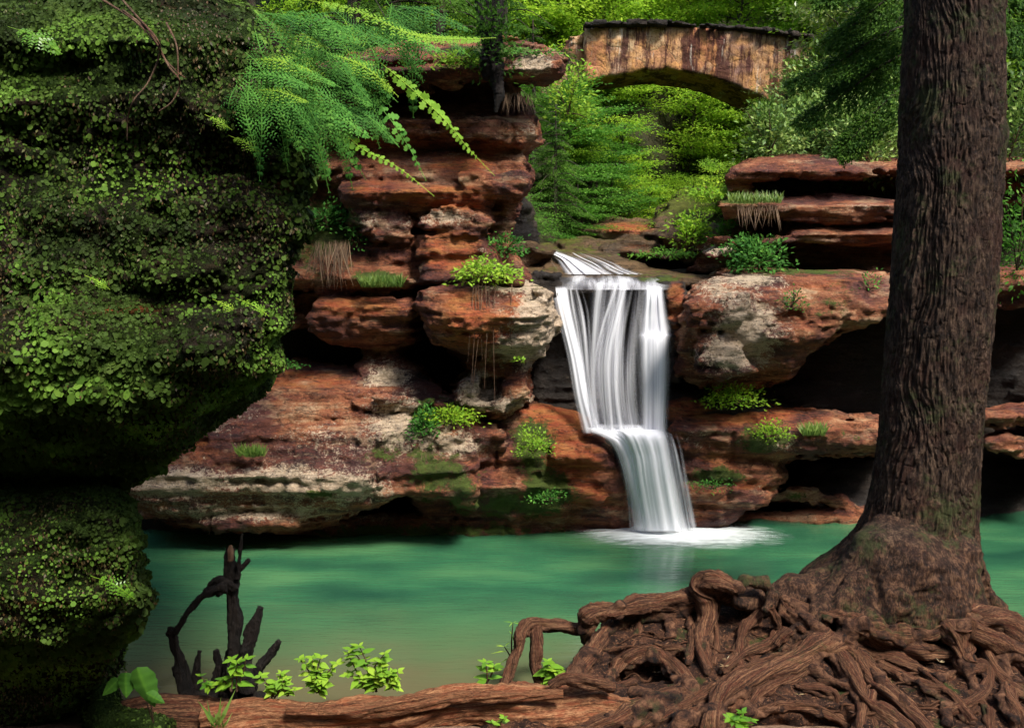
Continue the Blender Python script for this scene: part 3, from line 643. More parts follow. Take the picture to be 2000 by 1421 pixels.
# ------------------------------------------------------------------ water
wx = np.arange(-16, 16.1, .25); wy = np.arange(5.5, 16.3, .25); WX, WY = np.meshgrid(wx, wy, indexing='ij'); n1, n2 = WX.shape
i1, j1 = np.meshgrid(np.arange(n1-1), np.arange(n2-1), indexing='ij'); a_ = (i1*n2+j1).ravel()
wm = NT('still green pool water'); pw = wm.pos(); sw = wm.sep(pw)
nzw = wm.noise(wm.map(pw, (.55, 1.4, 1)), .9, 4, .6)
dd = wm.math('ADD', sw[1], wm.math('MULTIPLY', wm.math('SUBTRACT', nzw, .5), 1.6))
dep = wm.step(dd, 8.35, 10.3)
deep = wm.ramp(wm.noise(wm.map(pw, (.35, 1.0, 1)), 1.1, 3, .5), [(.32, (.014, .060, .034)), (.5, (.028, .108, .050)), (.7, (.065, .170, .070))])
mid = (.060, .115, .050); shal = (.095, .090, .045)
cw = wm.mix(wm.step(dd, 8.2, 9.4), shal, mid); cw = wm.mix(wm.step(dd, 9.0, 10.8), cw, deep)
bw = wm.bump(wm.noise(wm.map(pw, (1.1, 7, 1)), 2.4, 4, .6), .22, .03)
bw = wm.bump(wm.noise(wm.map(pw, (.7, 2.4, 1)), 1.2, 3, .5), .22, .04, bw)
M['water'] = wm.done(wm.principled(cw, .10, bw, .5, **{'IOR': 1.6}))
o = mesh_np('pool_water', np.stack([WX, WY, WX*0], -1).reshape(-1, 3), np.stack([a_, a_+n2, a_+n2+1, a_+1], 1), M['water'], origin=(0, 0, 0)); tag(o, kind='structure')

def fall_mat(name, dens, fx=7.0, edge=.10, lo=.50, dark=(.42, .43, .52), fy=.35, top=0.0):
    m = NT(name); uvn = m.n('ShaderNodeUVMap'); uvn.uv_map = 'UVMap'; uv = uvn.outputs[0]; s = m.sep(uv)
    n1 = m.noise(m.map(uv, (fx, fy, 1)), 2.2, 5, .6, .25); n2 = m.noise(m.map(uv, (fx*4.5, fy*.8, 1)), 3.0, 4, .6)
    n3 = m.noise(m.map(uv, (fx*.35, fy*1.2, 1), loc=(3, 2, 0)), 2.2, 3, .5)
    st_ = m.math('ADD', m.math('ADD', m.math('MULTIPLY', n1, .42), m.math('MULTIPLY', n2, .12)), m.math('MULTIPLY', n3, .58))
    st0 = st_
    if top: st_ = m.math('SUBTRACT', st_, m.step(s[1], .55, 0, 0, top))
    e = m.math('MULTIPLY', m.step(s[0], 0, edge), m.step(s[0], 1, 1-edge))
    e = m.math('MULTIPLY', e, m.math('MULTIPLY', m.step(s[1], 0, .07), m.step(s[1], 1.0, .985)))
    al = m.math('MULTIPLY', m.step(st_, lo-dens*.3-.04, lo-dens*.3+.32), m.math('POWER', e, 1.3), True)
    col = m.mix(m.step(st0, .34, .66), dark, (.86, .87, .91))
    d = m.n('ShaderNodeBsdfDiffuse'); m.set(d.inputs[0], col); t = m.n('ShaderNodeBsdfTranslucent'); m.set(t.inputs[0], col)
    mx = m.n('ShaderNodeMixShader'); mx.inputs[0].default_value = .12; m.t.links.new(d.outputs[0], mx.inputs[1]); m.t.links.new(t.outputs[0], mx.inputs[2])
    tr = m.n('ShaderNodeBsdfTransparent'); m2 = m.n('ShaderNodeMixShader'); m.set(m2.inputs[0], al)
    m.t.links.new(tr.outputs[0], m2.inputs[1]); m.t.links.new(mx.outputs[0], m2.inputs[2]); return m.done(m2.outputs[0])
def sheet(name, rows, mat, parent, nx=40, ny=80, bulge=.05, rip=.03, seed=0, y0=0.0):
    "rows: (v, uL, uR, Y)"
    R = np.asarray(rows, float); c = catmull(R, ny); t = np.linspace(0, 1, ny)
    s = np.linspace(0, 1, nx); U_ = c[:, 1:2]+(c[:, 2:3]-c[:, 1:2])*s[None]; Vv = np.repeat(c[:, 0:1], nx, 1)
    q = np.stack(np.broadcast_arrays(s[None]*9, t[:, None]*1.0, t[:, None]*0), -1)
    Yq = c[:, 3:4]-bulge*np.sin(s*math.pi)[None]-rip*vn(q, (1, 1, 1), seed)-rip*.6*vn(q, (3, 1, 1), seed+1)
    P = at(U_, Vv, Yq).reshape(-1, 3); uv = np.stack(np.broadcast_arrays(s[None]+seed*.0, t[:, None]), -1).reshape(-1, 2)
    i, j = np.meshgrid(np.arange(ny-1), np.arange(nx-1), indexing='ij'); a = (i*nx+j).ravel()
    return mesh_np(name, P, np.stack([a, a+1, a+nx+1, a+nx], 1), mat, parent, uv=uv)
M['fall_a'] = fall_mat('falling white water', .42, 4.0, .25, .56, (.42, .42, .52), .22, .10)
M['fall_b'] = fall_mat('dense white water', .72, 2.4, .32, .5, (.60, .61, .70), .22, .0)
M['fall_d'] = fall_mat('foaming lower water', 1.6, 2.2, .25, .5, (.82, .83, .88), .22, .0)
M['fall_c'] = fall_mat('thin trickling water', .10, 5, .18, .60, (.38, .38, .50), .25, .10)
M['foam'] = fall_mat('foam', .7, 2, .35, .5, (.7, .78, .78), 1)
wf = empty('waterfall', at(1290, 1033, 12.8)); tag(wf, 'white silky waterfall dropping in two steps into the green pool', 'waterfall')
sheet('side_veil', [(846,1160,1215,12.55),(866,1188,1228,12.5),(900,1206,1240,12.52),(960,1220,1252,12.6),(1040,1228,1262,12.8)], M['fall_a'], wf, 16, 60, .02, .02, 21)
sheet('side_veil', [(842,1290,1322,12.6),(880,1298,1334,12.52),(940,1308,1346,12.58),(1040,1322,1366,12.82)], M['fall_a'], wf, 16, 60, .02, .02, 22)
sheet('upper_curtain', [(548,1082,1318,13.25),(556,1078,1318,13.0),(575,1080,1316,12.92),(620,1090,1314,12.88),(700,1112,1312,12.82),(780,1128,1309,12.78),(846,1142,1307,12.75)], M['fall_c'], wf, 60, 90, .05, .05, 1)
sheet('left_strand', [(556,1075,1112,12.98),(590,1080,1118,12.9),(640,1092,1130,12.85),(700,1106,1146,12.8),(780,1120,1162,12.74),(848,1136,1184,12.7)], M['fall_b'], wf, 20, 70, .04, .02, 2)
sheet('left_strand', [(556,1108,1135,12.95),(600,1112,1150,12.86),(650,1122,1156,12.82),(720,1132,1160,12.78),(850,1145,1175,12.7)], M['fall_a'], wf, 20, 70, .03, .02, 12)
sheet('middle_strand', [(550,1150,1262,13.08),(562,1148,1262,12.92),(620,1142,1256,12.84),(700,1138,1250,12.78),(780,1140,1252,12.72),(850,1150,1262,12.68)], M['fall_a'], wf, 40, 70, .08, .05, 3)
sheet('middle_strand', [(552,1195,1240,13.0),(570,1190,1238,12.86),(640,1165,1225,12.78),(720,1150,1215,12.72),(850,1160,1222,12.66)], M['fall_a'], wf, 30, 70, .05, .03, 4)
sheet('right_strand', [(556,1258,1296,13.0),(575,1255,1300,12.86),(620,1248,1308,12.84),(652,1243,1316,12.82),(662,1243,1315,12.72),(740,1246,1312,12.68),(850,1248,1307,12.62)], M['fall_b'], wf, 26, 80, .05, .03, 5)
sheet('lower_curtain', [(826,1126,1308,12.85),(838,1132,1309,12.68),(850,1160,1311,12.55),(864,1184,1314,12.5),(890,1200,1320,12.5),(940,1213,1333,12.55),(990,1225,1344,12.65),(1040,1230,1358,12.78)], M['fall_d'], wf, 50, 80, .08, .03, 6)
sheet('lower_curtain', [(836,1180,1306,12.7),(850,1205,1310,12.42),(890,1225,1316,12.42),(940,1232,1324,12.48),(1040,1248,1342,12.68)], M['fall_d'], wf, 40, 80, .08, .03, 7)
for rows, mt, sd_ in (([(483,1054,1072,15.7),(492,1064,1092,15.1),(505,1084,1130,14.7),(520,1092,1160,14.25),(536,1100,1190,13.85)], 'fall_b', 8),
        ([(492,1110,1140,15.3),(503,1125,1175,14.8),(515,1150,1205,14.4),(526,1165,1228,14.1),(536,1180,1262,13.85)], 'fall_a', 18),
        ([(486,1080,1090,15.6),(498,1090,1118,15.0),(512,1110,1150,14.5),(536,1130,1200,13.87)], 'fall_a', 28),
        ([(510,1072,1100,14.7),(522,1080,1120,14.3),(536,1088,1150,13.9)], 'fall_c', 38)):
    sheet('upper_cascade', rows, M[mt], wf, 30, 40, .02, .10, sd_)
sheet('lip_flow', [(537,1090,1300,13.9),(544,1085,1310,13.5),(552,1082,1316,13.08),(566,1080,1316,12.95)], M['fall_a'], wf, 50, 20, .0, .02, 9)
# foam apron on the pool where the fall lands
th = np.linspace(0, 2*math.pi, 96, endpoint=False); rr = np.linspace(0, 1, 26)
c0 = at(1300, 1040, 12.88); FX = c0[0]+rr[:, None]*np.cos(th)*1.7+rr[:, None]*.2; FY = 12.75+rr[:, None]*np.sin(th)*.72
FZ = .05*(1-rr[:, None]**2)+.012+.0*FX
fv = np.stack(np.broadcast_arrays(FX, FY, FZ), -1).reshape(-1, 3); i, j = np.meshgrid(np.arange(25), np.arange(96), indexing='ij')
a = (i*96+j).ravel(); b = (i*96+(j+1) % 96).ravel()
fm = NT('pool foam'); rad = fm.attr('rnd'); pf = fm.pos()
af = fm.math('ADD', rad, fm.math('MULTIPLY', fm.math('SUBTRACT', fm.noise(fm.map(pf, (1.3, 6, 1)), 2.5, 5, .65), .5), .75)); af = fm.step(af, 1.0, .12)
d = fm.n('ShaderNodeBsdfDiffuse'); d.inputs[0].default_value = (.85, .9, .9, 1); tr = fm.n('ShaderNodeBsdfTransparent'); mx = fm.n('ShaderNodeMixShader')
fm.set(mx.inputs[0], af); fm.t.links.new(tr.outputs[0], mx.inputs[1]); fm.t.links.new(d.outputs[0], mx.inputs[2]); M['foamd'] = fm.done(mx.outputs[0])
mesh_np('foam', fv, np.stack([a, b, b+96, a+96], 1), M['foamd'], wf, attrs={'rnd': np.repeat(rr, 96)})

# ------------------------------------------------------------------ stone bridge
bm_ = NT('stained masonry'); pb = bm_.pos(); q = bm_.map(pb, (1.25, 1, .8)); qd = bm_.n('ShaderNodeVectorMath', operation='ADD')
nzb = bm_.n('ShaderNodeTexNoise'); bm_.set(nzb.inputs['Vector'], pb); nzb.inputs['Scale'].default_value = 1.6
sc_ = bm_.n('ShaderNodeVectorMath', operation='SCALE'); bm_.set(sc_.inputs[0], nzb.outputs['Color']); sc_.inputs['Scale'].default_value = .55
bm_.set(qd.inputs[0], q); bm_.set(qd.inputs[1], sc_.outputs[0]); qq = qd.outputs[0]
edge = bm_.voro(qq, 1.75, 'DISTANCE_TO_EDGE'); cell = bm_.voro(qq, 1.75, 'F1', 'Color'); cr_ = bm_.sep(cell)
cb = bm_.ramp(cr_[0], [(.05, (.22, .075, .045)), (.3, (.48, .25, .10)), (.5, (.22, .125, .10)), (.75, (.50, .35, .20)), (.95, (.33, .12, .06))])
cb = bm_.mix(bm_.step(bm_.noise(pb, 3.5, 6, .7), .35, .65, .0, .75), cb, (.55, .28, .09))
cb = bm_.mix(bm_.step(bm_.noise(pb, 14, 5, .7), .5, .62, 0, .7), cb, (.13, .055, .04))
cb = bm_.mix(bm_.step(edge, .0, .03, .2, 0), cb, (.16, .09, .06))
stn = bm_.noise(bm_.map(pb, (2.0, 1, .30)), 1.3, 7, .75); cb = bm_.mix(bm_.step(stn, .47, .57, 0, .92), cb, (.055, .018, .016))
cb = bm_.mix(bm_.step(bm_.noise(bm_.map(pb, (3, 1, .5), loc=(7, 0, 0)), 1.2, 5, .7), .60, .70, 0, .8), cb, (.66, .58, .48))
bz = bm_.bump(bm_.step(edge, 0, .07), .4, .03); bz = bm_.bump(bm_.noise(pb, 9, 7, .72), .9, .06, bz)
M['masonry'] = bm_.done(bm_.principled(cb, .9, bz, .2))
M['capstone'] = rock_mat('dark cap stones', DARK, .25, 1.0, .9)
cy = 25.1
br = empty('stone_arch_bridge', at(1300, 240, cy)); tag(br, 'stained stone arch bridge spanning the gorge above the stream', 'bridge')
face = [(1142,52),(1300,50),(1430,57),(1560,72),(1660,92),(1760,130),(1790,300),(1560,300),(1545,246),(1520,212),(1490,190),(1450,171),(1400,153),(1350,141),(1300,135),(1250,138),(1180,151),(1142,163)]
rock('arch_wall', [B(face, 24, 26.4, .04, ortho=24)], M['masonry'], parent=br, cat=None, du=4, dy=.10, strata=.01, noise=.025, fine=.03, sfreq=1.5, seed=101)
rock('wing_wall', [B([(1108,78),(1140,64),(1140,165),(1088,192),(1062,205),(1060,170),(1100,140)], 24.3, 26.2, .04, ortho=24.3)], M['masonry'], parent=br, cat=None, du=4, dy=.10, strata=.03, noise=.06, fine=.05, sfreq=1.5, seed=102)
def cap_y(u): return np.interp(u, [1140,1300,1430,1560,1660,1760], [50,48,55,70,90,128])
u0 = 1140
while u0 < 1740:
    w = random.uniform(34, 62); u1 = u0+w; y0 = cap_y(u0)+random.uniform(-1.5, 1.5); y1 = cap_y(u1)+random.uniform(-1.5, 1.5); t = random.uniform(6, 9)
    rock('cap_stone', [B([(u0, y0-t), (u1-1, y1-t), (u1-1, y1+1), (u0, y0+1)], 23.82-random.uniform(0, .1), 26.5, .03, ortho=23.9)], M['capstone'], parent=br, cat=None, du=2.5, dy=.12, strata=.01, noise=.05, fine=.03, reg=False, seed=u0)
    u0 = u1
print('rocks done', time.time()-T0)
# ================================================================== THE BIG TREE
rm_ = NT('knotted root wood'); p_ = rm_.pos()
cr2 = rm_.ramp(rm_.noise(p_, 8, 7, .72, .5), [(.38, (.005, .002, .0015)), (.5, (.060, .024, .012)), (.66, (.22, .105, .055))])
cr2 = rm_.mix(rm_.step(rm_.noise(p_, 2.3, 5, .7), .55, .68, 0, .7), cr2, (.045, .05, .014))
b2_ = rm_.bump(rm_.noise(rm_.map(p_, (1, 1, 2.2)), 9, 7, .75, .6), 1, .07); b2_ = rm_.bump(rm_.noise(p_, 50, 4, .75), .9, .015, b2_)
M['root_mass'] = rm_.done(rm_.principled(cr2, .8, b2_, .25))
tree = empty('hemlock_tree', at(1790, 1200, 8.1)); tag(tree, 'massive old tree with furrowed bark and exposed roots at right of the pool', 'tree')
vs = np.array([-60,0,120,250,262,300,400,500,600,700,800,880,950,1000,1050,1085,1115,1145,1180,1215,1240])
lf = np.array([1779,1778,1772,1767,1767,1766,1757,1749,1741,1732,1723,1714,1702,1690,1668,1640,1600,1560,1545,1540,1540])
rg = np.array([1949,1950,1951,1953,1960,1955,1947,1941,1935,1926,1917,1912,1908,1906,1906,1908,1911,1916,1925,1950,1965])
Yt = 7.75
nr, ns = 900, 420
vv = np.linspace(-60, 1240, nr); L_ = np.interp(vv, vs, lf); R_ = np.interp(vv, vs, rg)
ker = np.hanning(41); ker /= ker.sum(); L_ = np.convolve(np.pad(L_, 20, 'edge'), ker, 'valid'); R_ = np.convolve(np.pad(R_, 20, 'edge'), ker, 'valid')
th = np.linspace(0, 2*math.pi, ns, endpoint=False)
Yc = 8.72; Cc = at((L_+R_)/2, vv, Yc); hw = (R_-L_)/2*(Yc-.1)/F
q = np.stack(np.broadcast_arrays(np.cos(th)[None]*1.0, np.sin(th)[None]*1.0, Cc[:, 2:3]), -1)
z = Cc[:, 2:3]
warp = .18*vn(q, (1.5, 1.5, 2.2), 4)
g = np.stack(np.broadcast_arrays(np.cos(th)[None], np.sin(th)[None], z), -1)+np.stack([warp, -warp, warp*0], -1)
r1 = 1-np.abs(vn(g, (7, 7, .8), 1))*2.2; r2 = 1-np.abs(vn(g, (15, 15, 2.2), 2))*2; r3 = vn(g, (30, 30, 9), 3)
plates = np.abs(vn(g, (9, 9, 6.5), 6))
low = sstep(2.3, .7, z); flut = np.cos(th[None]*5+.7+z*.4)*.5+np.cos(th[None]*9+2)*.25
disp = .006*r1+.009*r2+.012*r3-.006*(plates < .10)+.03*vn(g, (2, 2, .8), 8)+.010*vn(g, (42, 42, 16), 9)
rad_ = hw[:, None]*(1+low*.10*flut)+disp-.01
kn = at(1958, 262, Yc); d2 = ((z-kn[2])/.10)**2+((th[None]+math.pi) % (2*math.pi)-math.pi)**2/.16; rad_ = rad_+.035*np.exp(-d2)
P = Cc[:, None]+rad_[..., None]*np.stack([np.cos(th), np.sin(th)*.9, th*0], -1)[None]
i, j = np.meshgrid(np.arange(nr-1), np.arange(ns), indexing='ij'); a = (i*ns+j).ravel(); b = (i*ns+(j+1) % ns).ravel()
mesh_np('trunk', P.reshape(-1, 3), np.stack([a, a+ns, b+ns, b], 1), M['trunk_bark'], tree)
K_ = .14
rock('root_flare', [CAPS([(1812,940,8.72,40),(1808,1010,8.72,62),(1802,1070,8.68,82),(1795,1120,8.6,94),(1788,1180,8.5,98),(1780,1250,8.4,80)], K_),
    CAPS([(1775,980,8.65,36),(1738,1055,8.55,46),(1690,1108,8.5,44),(1620,1148,8.45,38),(1550,1160,8.4,36),(1480,1172,8.35,26),(1420,1165,8.35,18)], K_),
    CAPS([(1770,1020,8.5,30),(1720,1080,8.3,48),(1670,1150,8.2,42),(1610,1195,8.1,28),(1560,1235,7.9,16),(1530,1270,7.8,8)], K_),
    CAPS([(1795,1040,8.4,30),(1775,1100,8.15,50),(1740,1170,8.05,42),(1690,1215,7.95,28),(1640,1245,7.85,18)], K_),
    CAPS([(1825,1050,8.4,30),(1830,1120,8.15,44),(1815,1190,8.0,34),(1790,1235,7.9,20),(1750,1285,7.8,10)], K_),
    CAPS([(1855,1020,8.55,26),(1870,1090,8.3,40),(1880,1160,8.15,34),(1900,1215,8.0,26),(1950,1255,7.9,22),(2030,1300,7.8,18)], K_),
    CAPS([(1865,1040,8.65,30),(1885,1120,8.5,34),(1930,1190,8.4,26),(1990,1235,8.3,22),(2080,1275,8.2,22)], K_),
    CAPS([(1850,1130,8.1,32),(1862,1200,7.95,24),(1885,1290,7.75,14),(1900,1340,7.6,8)], K_),
    CAPS([(1470,1172,8.25,22),(1440,1180,8.1,16),(1432,1156,8.1,14),(1452,1136,8.15,14),(1492,1136,8.15,14),(1512,1160,8.12,13),(1496,1190,8.05,11)], .04),
    ], M['trunk_bark'], parent=tree, cat=None, du=3, dy=.03, strata=0, noise=.022, fine=.018, seed=201, crack=.05)
cols_ = (np.clip(((L_/4+25)).astype(int), 0, 549), np.clip(((R_/4+25)).astype(int), 0, 549))

def root(name, pts, parent=tree, mat='root_bark', lift=.30, segs=28, absY=None, **kw):
    pts = np.asarray(pts, float)
    if absY is None:
        Y = np.array([depth_at(u, v, 8.2) for u, v, r in pts]); Y = np.where(Y > 8.6, 8.35, Y)
        if len(Y) > 2: Y[1:-1] = Y[1:-1]*.6+.2*(Y[:-2]+Y[2:])
    else: Y = np.broadcast_to(np.asarray(absY, float), (len(pts),)).copy()
    r = pts[:, 2]*Y/F; Y = Y-r*lift
    a = dict(rough=.30, ridge=.15, knots=.42, wob=.045, step=max(.012, r.mean()*.3)); a.update(kw)
    return tubes(name, [(at(pts[:, 0], pts[:, 1], Y), r)], M[mat], parent, segs=segs, **a)
ROOTS = [
 [(1440,1150,12),(1400,1140,17),(1376,1160,17),(1380,1220,16),(1372,1270,14),(1385,1310,11)],
 [(1420,1150,14),(1398,1180,11),(1402,1240,11),(1392,1300,9)],
 [(1405,1150,14),(1340,1172,14),(1270,1178,14),(1210,1188,14),(1158,1202,14),(1140,1228,13),(1150,1262,11)],
 [(1380,1170,10),(1330,1196,13),(1255,1198,14),(1205,1215,15),(1172,1245,15),(1150,1280,14),(1122,1315,13),(1100,1345,11)],
 [(1330,1180,8),(1290,1186,9),(1230,1205,9),(1180,1222,8)],
 [(1630,1248,20),(1580,1275,19),(1510,1308,19),(1450,1340,18),(1410,1362,18),(1392,1400,19),(1380,1450,18)],
 [(1610,1245,15),(1540,1275,9),(1460,1303,8),(1400,1335,8),(1340,1368,8),(1280,1402,8),(1220,1425,8)],
 [(1615,1255,14),(1640,1290,15),(1668,1335,15),(1702,1375,15),(1752,1412,15),(1800,1455,15)],
 [(1630,1252,14),(1682,1285,14),(1722,1330,14),(1762,1370,14),(1815,1435,14)],
 [(1620,1248,16),(1582,1216,13),(1548,1190,14),(1532,1165,12)],
 [(1540,1175,10),(1620,1205,12),(1680,1214,13),(1745,1232,14),(1810,1238,12),(1860,1225,12)],
 [(1640,1250,12),(1702,1268,12),(1762,1290,13),(1830,1322,12),(1870,1312,10)],
 [(1872,1222,18),(1880,1265,17),(1886,1302,17),(1932,1302,10),(1922,1345,10),(1882,1372,10),(1840,1390,9)],
 [(1900,1205,20),(1940,1212,24),(1990,1242,23),(2070,1275,22)],
 [(1885,1225,22),(1940,1252,18),(1990,1282,20),(2060,1312,20)],
 [(1972,1325,12),(1962,1370,16),(1985,1410,18),(1995,1455,18)],
 [(1225,1310,12),(1232,1285,14),(1275,1275,15),(1305,1296,14),(1332,1328,13),(1345,1352,12),(1290,1366,14),(1240,1350,11)],
 [(1352,1345,14),(1292,1368,14),(1240,1392,14),(1200,1402,13),(1130,1425,12),(1080,1440,12)],
 [(1385,1388,12),(1342,1402,14),(1308,1432,14)],
 [(1330,1268,6),(1285,1278,7),(1250,1290,5)],
 [(1700,1232,9),(1760,1258,9),(1822,1278,9),(1870,1290,7)],
 [(1690,1352,14),(1685,1400,15),(1690,1450,14)],
 [(1505,1185,8),(1522,1230,9),(1494,1262,8),(1470,1300,7)],
  [(1850,1220,16),(1900,1340,10),(1880,1400,9)],
 [(1560,1225,8),(1600,1262,10),(1660,1300,9),(1720,1305,8),(1770,1330,9)],
 [(1340,1200,8),(1352,1240,9),(1340,1290,8)],
 [(1240,1420,10),(1300,1395,12),(1370,1372,12),(1440,1330,8)],
 [(1450,1400,9),(1530,1380,10),(1600,1385,9),(1660,1420,10)],
 [(1560,1340,8),(1620,1360,9),(1640,1420,9)],
 [(1780,1290,8),(1840,1350,9),(1850,1410,10)],
 [(1250,1215,9),(1240,1260,11),(1205,1300,12),(1180,1345,11)],
 [(1300,1190,10),(1310,1240,9),(1290,1275,8)],
 [(1540,1230,12),(1500,1262,12),(1450,1280,11),(1410,1310,9)],
 [(1660,1225,14),(1720,1250,14),(1800,1262,14),(1860,1270,12)],
 [(1700,1270,11),(1730,1300,12),(1800,1340,12),(1850,1360,11),(1900,1410,12)],
 [(1590,1290,10),(1560,1320,12),(1500,1350,12),(1460,1390,12),(1450,1440,12)],
 [(1930,1255,14),(1945,1300,14),(1985,1340,14),(2030,1370,14)],
 [(1480,1200,10),(1450,1235,11),(1440,1280,11),(1450,1320,8)],
 [(1560,1290,8),(1600,1320,9),(1660,1345,10),(1700,1400,10),(1710,1440,10)],
 [(1900,1350,10),(1930,1390,11),(1935,1440,12)],
 [(1240,1330,8),(1180,1350,10),(1110,1360,11),(1060,1372,9)],
]
ROOTS = [[(u, v, r*(1.28 if r >= 13 else .92)) for u, v, r in r_] for r_ in ROOTS]
RM = []
for r_ in ROOTS:
    q_ = np.array(r_, float); Yq = np.array([min(depth_at(u, v, 8.2), 8.35) for u, v, r in r_]); Yq = Yq-q_[:, 2]*Yq/F*.25
    RM.append(CAPS([(u, v, y, r*.74) for (u, v, r), y in zip(r_, Yq)], .055))
DEPTH_KEEP = DEPTH.copy()
rock('root_mass', RM, M['root_mass'], parent=tree, cat=None, du=3, dy=.03, strata=0, noise=.03, fine=.028, seed=207, crack=.03, reg=False)
for i_, r_ in enumerate(ROOTS): root('root', r_, seed=i_*.0)
root('root', [(1150,1228,13),(1085,1219,13),(1032,1214,14),(1010,1232,14),(1006,1272,13),(1000,1312,12),(985,1350,13)], absY=[8.35,8.3,8.2,8.1,8.0,7.9,7.8])
root('root', [(1050,1220,10),(1053,1255,12),(1050,1300,11),(1062,1340,9)], absY=[8.2,8.1,8.0,7.9])
for i_ in range(60):   # fine rootlets crossing the soil
    u = random.uniform(1230, 1960); v = random.uniform(1240, 1400); an = random.uniform(-.5, .6)+(math.pi if random.random() < .5 else 0); ln = random.uniform(40, 130); r = random.uniform(1.2, 3.8)
    root('rootlet', [(u+ln*t*math.cos(an)+random.uniform(-8, 8), v+ln*t*math.sin(an)*.7+random.uniform(-8, 8), r*(1-.5*t)) for t in (0, .25, .5, .75, 1)], segs=7, lift=.9, ridge=.05, knots=.1, wob=.02)

# ------------------------------------------------------------------ fallen log
log = empty('fallen_log', at(700, 1421, 7.3)); tag(log, 'weathered reddish brown fallen log lying along the bottom edge of the shore', 'log')
a = np.array([(200,1402,28),(290,1394,34),(380,1400,36),(440,1408,34)], float)
tubes('dark_end', [(at(a[:, 0], a[:, 1], 7.5), a[:, 2]*7.5/F)], M['root_bark'], log, segs=40, ridge=.2, knots=.2)
a = np.array([(400,1408,26),(470,1400,32),(560,1400,30),(650,1406,34),(760,1400,40),(850,1384,42),(930,1380,38),(1010,1384,42),(1100,1384,40),(1180,1386,36),(1240,1392,30),(1300,1412,20)], float)
tubes('trunk', [(at(a[:, 0], a[:, 1], 7.3), a[:, 2]*7.3/F)], M['log_wood'], log, segs=90, ridge=.20, knots=.24, rough=.16, step=.012)
a = np.array([(560,1385,10),(680,1388,15),(800,1375,16),(900,1362,12),(1000,1358,11),(1100,1354,8)], float)
tubes('ridge', [(at(a[:, 0], a[:, 1], 7.12), a[:, 2]*7.2/F)], M['log_wood'], log, segs=30, ridge=.25, knots=.2, step=.012)
root('root', [(1075,1340,9),(1110,1328,12),(1160,1336,13),(1200,1340,9)], log, absY=7.2)

# ------------------------------------------------------------------ dead snag in the shallows
sn = empty('dead_snag', at(440, 1345, 7.85)); tag(sn, 'black broken dead stump with spiky branches standing in shallow water at left', 'stump')
def px(name, pts, Y, parent, mat='snag_wood', segs=14, **kw):
    a = np.asarray(pts, float); kk = dict(ridge=.3, knots=.3, rough=.35, wob=.02, step=.012); kk.update(kw)
    return tubes(name, [(at(a[:, 0], a[:, 1], Y), a[:, 2]*Y/F)], M[mat], parent, segs=segs, **kk)
px('trunk', [(466,1372,44),(462,1340,32),(457,1290,21),(456,1240,16),(459,1200,14),(456,1150,13),(452,1110,11.5),(449,1075,9),(448,1068,6)], 7.85, sn, segs=24)
px('broken_tip', [(448,1092,7.5),(447,1076,7),(449,1064,3)], 7.82, sn, 'straw', ridge=.05)
for pts in ([(464,1130,5),(468,1085,4),(473,1042,2)], [(460,1120,6),(474,1106,5),(487,1093,4)], [(462,1150,9),(436,1136,11),(414,1139,7),(405,1150,4)],
            [(444,1150,11),(420,1150,9),(390,1168,7),(360,1205,7),(342,1234,7)], [(326,1235,6),(338,1236,9),(346,1275,9),(358,1320,12),(366,1365,14)],
            [(470,1340,26),(478,1280,18),(494,1225,12),(508,1185,6)], [(488,1240,8),(502,1210,7),(509,1196,4)], [(482,1350,22),(505,1310,12),(528,1275,9),(545,1250,5)],
            [(378,1372,14),(380,1325,9),(386,1290,6),(390,1270,4)], [(352,1330,8),(340,1300,5)], [(425,1372,18),(428,1310,10),(424,1268,5)], [(440,1372,30),(500,1368,26),(520,1372,16)], [(360,1372,24),(400,1372,22),(440,1374,24)]):
    px('branch', pts, 7.85+random.uniform(-.12, .12), sn, wob=.01)
px('burl', [(438,1132,7),(432,1150,9),(424,1163,5)], 7.8, sn, knots=.6)

# ================================================================== PLANTS
def pair_leaf_plant(name, stems, Y, kind, mat, label, group, leafpx=22, n=6, cat='plant', stem_r=1.6, droop=.25, spread=1.0, stemmat='twig'):
    "stems: list of (u0,v0,u1,v1); leaves in opposite pairs, each plant one thing: stem + foliage"
    u0, v0 = stems[0][0], stems[0][1]; o = empty(name, at(u0, v0, Y)); tag(o, label, cat, group)
    sp = []; P = []; Tt = []; N = []; S = []
    for (a, b, c, d) in stems:
        A, D = at(a, b, Y), at(c, d, Y-.05); mid = (A+D)/2+np.array([random.uniform(-.02, .02), random.uniform(-.04, .04), .02])
        sp.append((np.array([A, mid, D]), np.array([stem_r*1.2, stem_r, stem_r*.5])*Y/F))
        L = catmull(np.array([A, mid, D]), n+2)[1:]
        for k, p in enumerate(L):
            last = k == len(L)-1; az = random.uniform(0, 6.28)
            for s in range(4 if last else 2):
                an = az+s*(math.pi/2 if last else math.pi)+random.uniform(-.4, .4)
                t = np.array([math.cos(an), math.sin(an)*.8, random.uniform(.0, .55)-droop*(0 if last else 1)])
                P.append(p); Tt.append(t); N.append(np.array([random.uniform(-.3, .3), random.uniform(-.7, -.1), 1])); S.append(leafpx*Y/F*random.uniform(.6, 1.15)*spread*(.7 if last else 1))
    tubes('stem', sp, M[stemmat], o, segs=6, ridge=0, knots=0, rough=0)
    leaves('foliage', np.array(P), np.array(Tt), np.array(N), np.array(S), M[mat], kind, o, curl=.25)
    return o
def cluster(u, v, w, h, k): return [(u+random.uniform(-w*.25, w*.25), v, u+random.uniform(-w, w), v-random.uniform(.35, 1)*h) for _ in range(k)]
GS = 'seedlings along the fallen log'
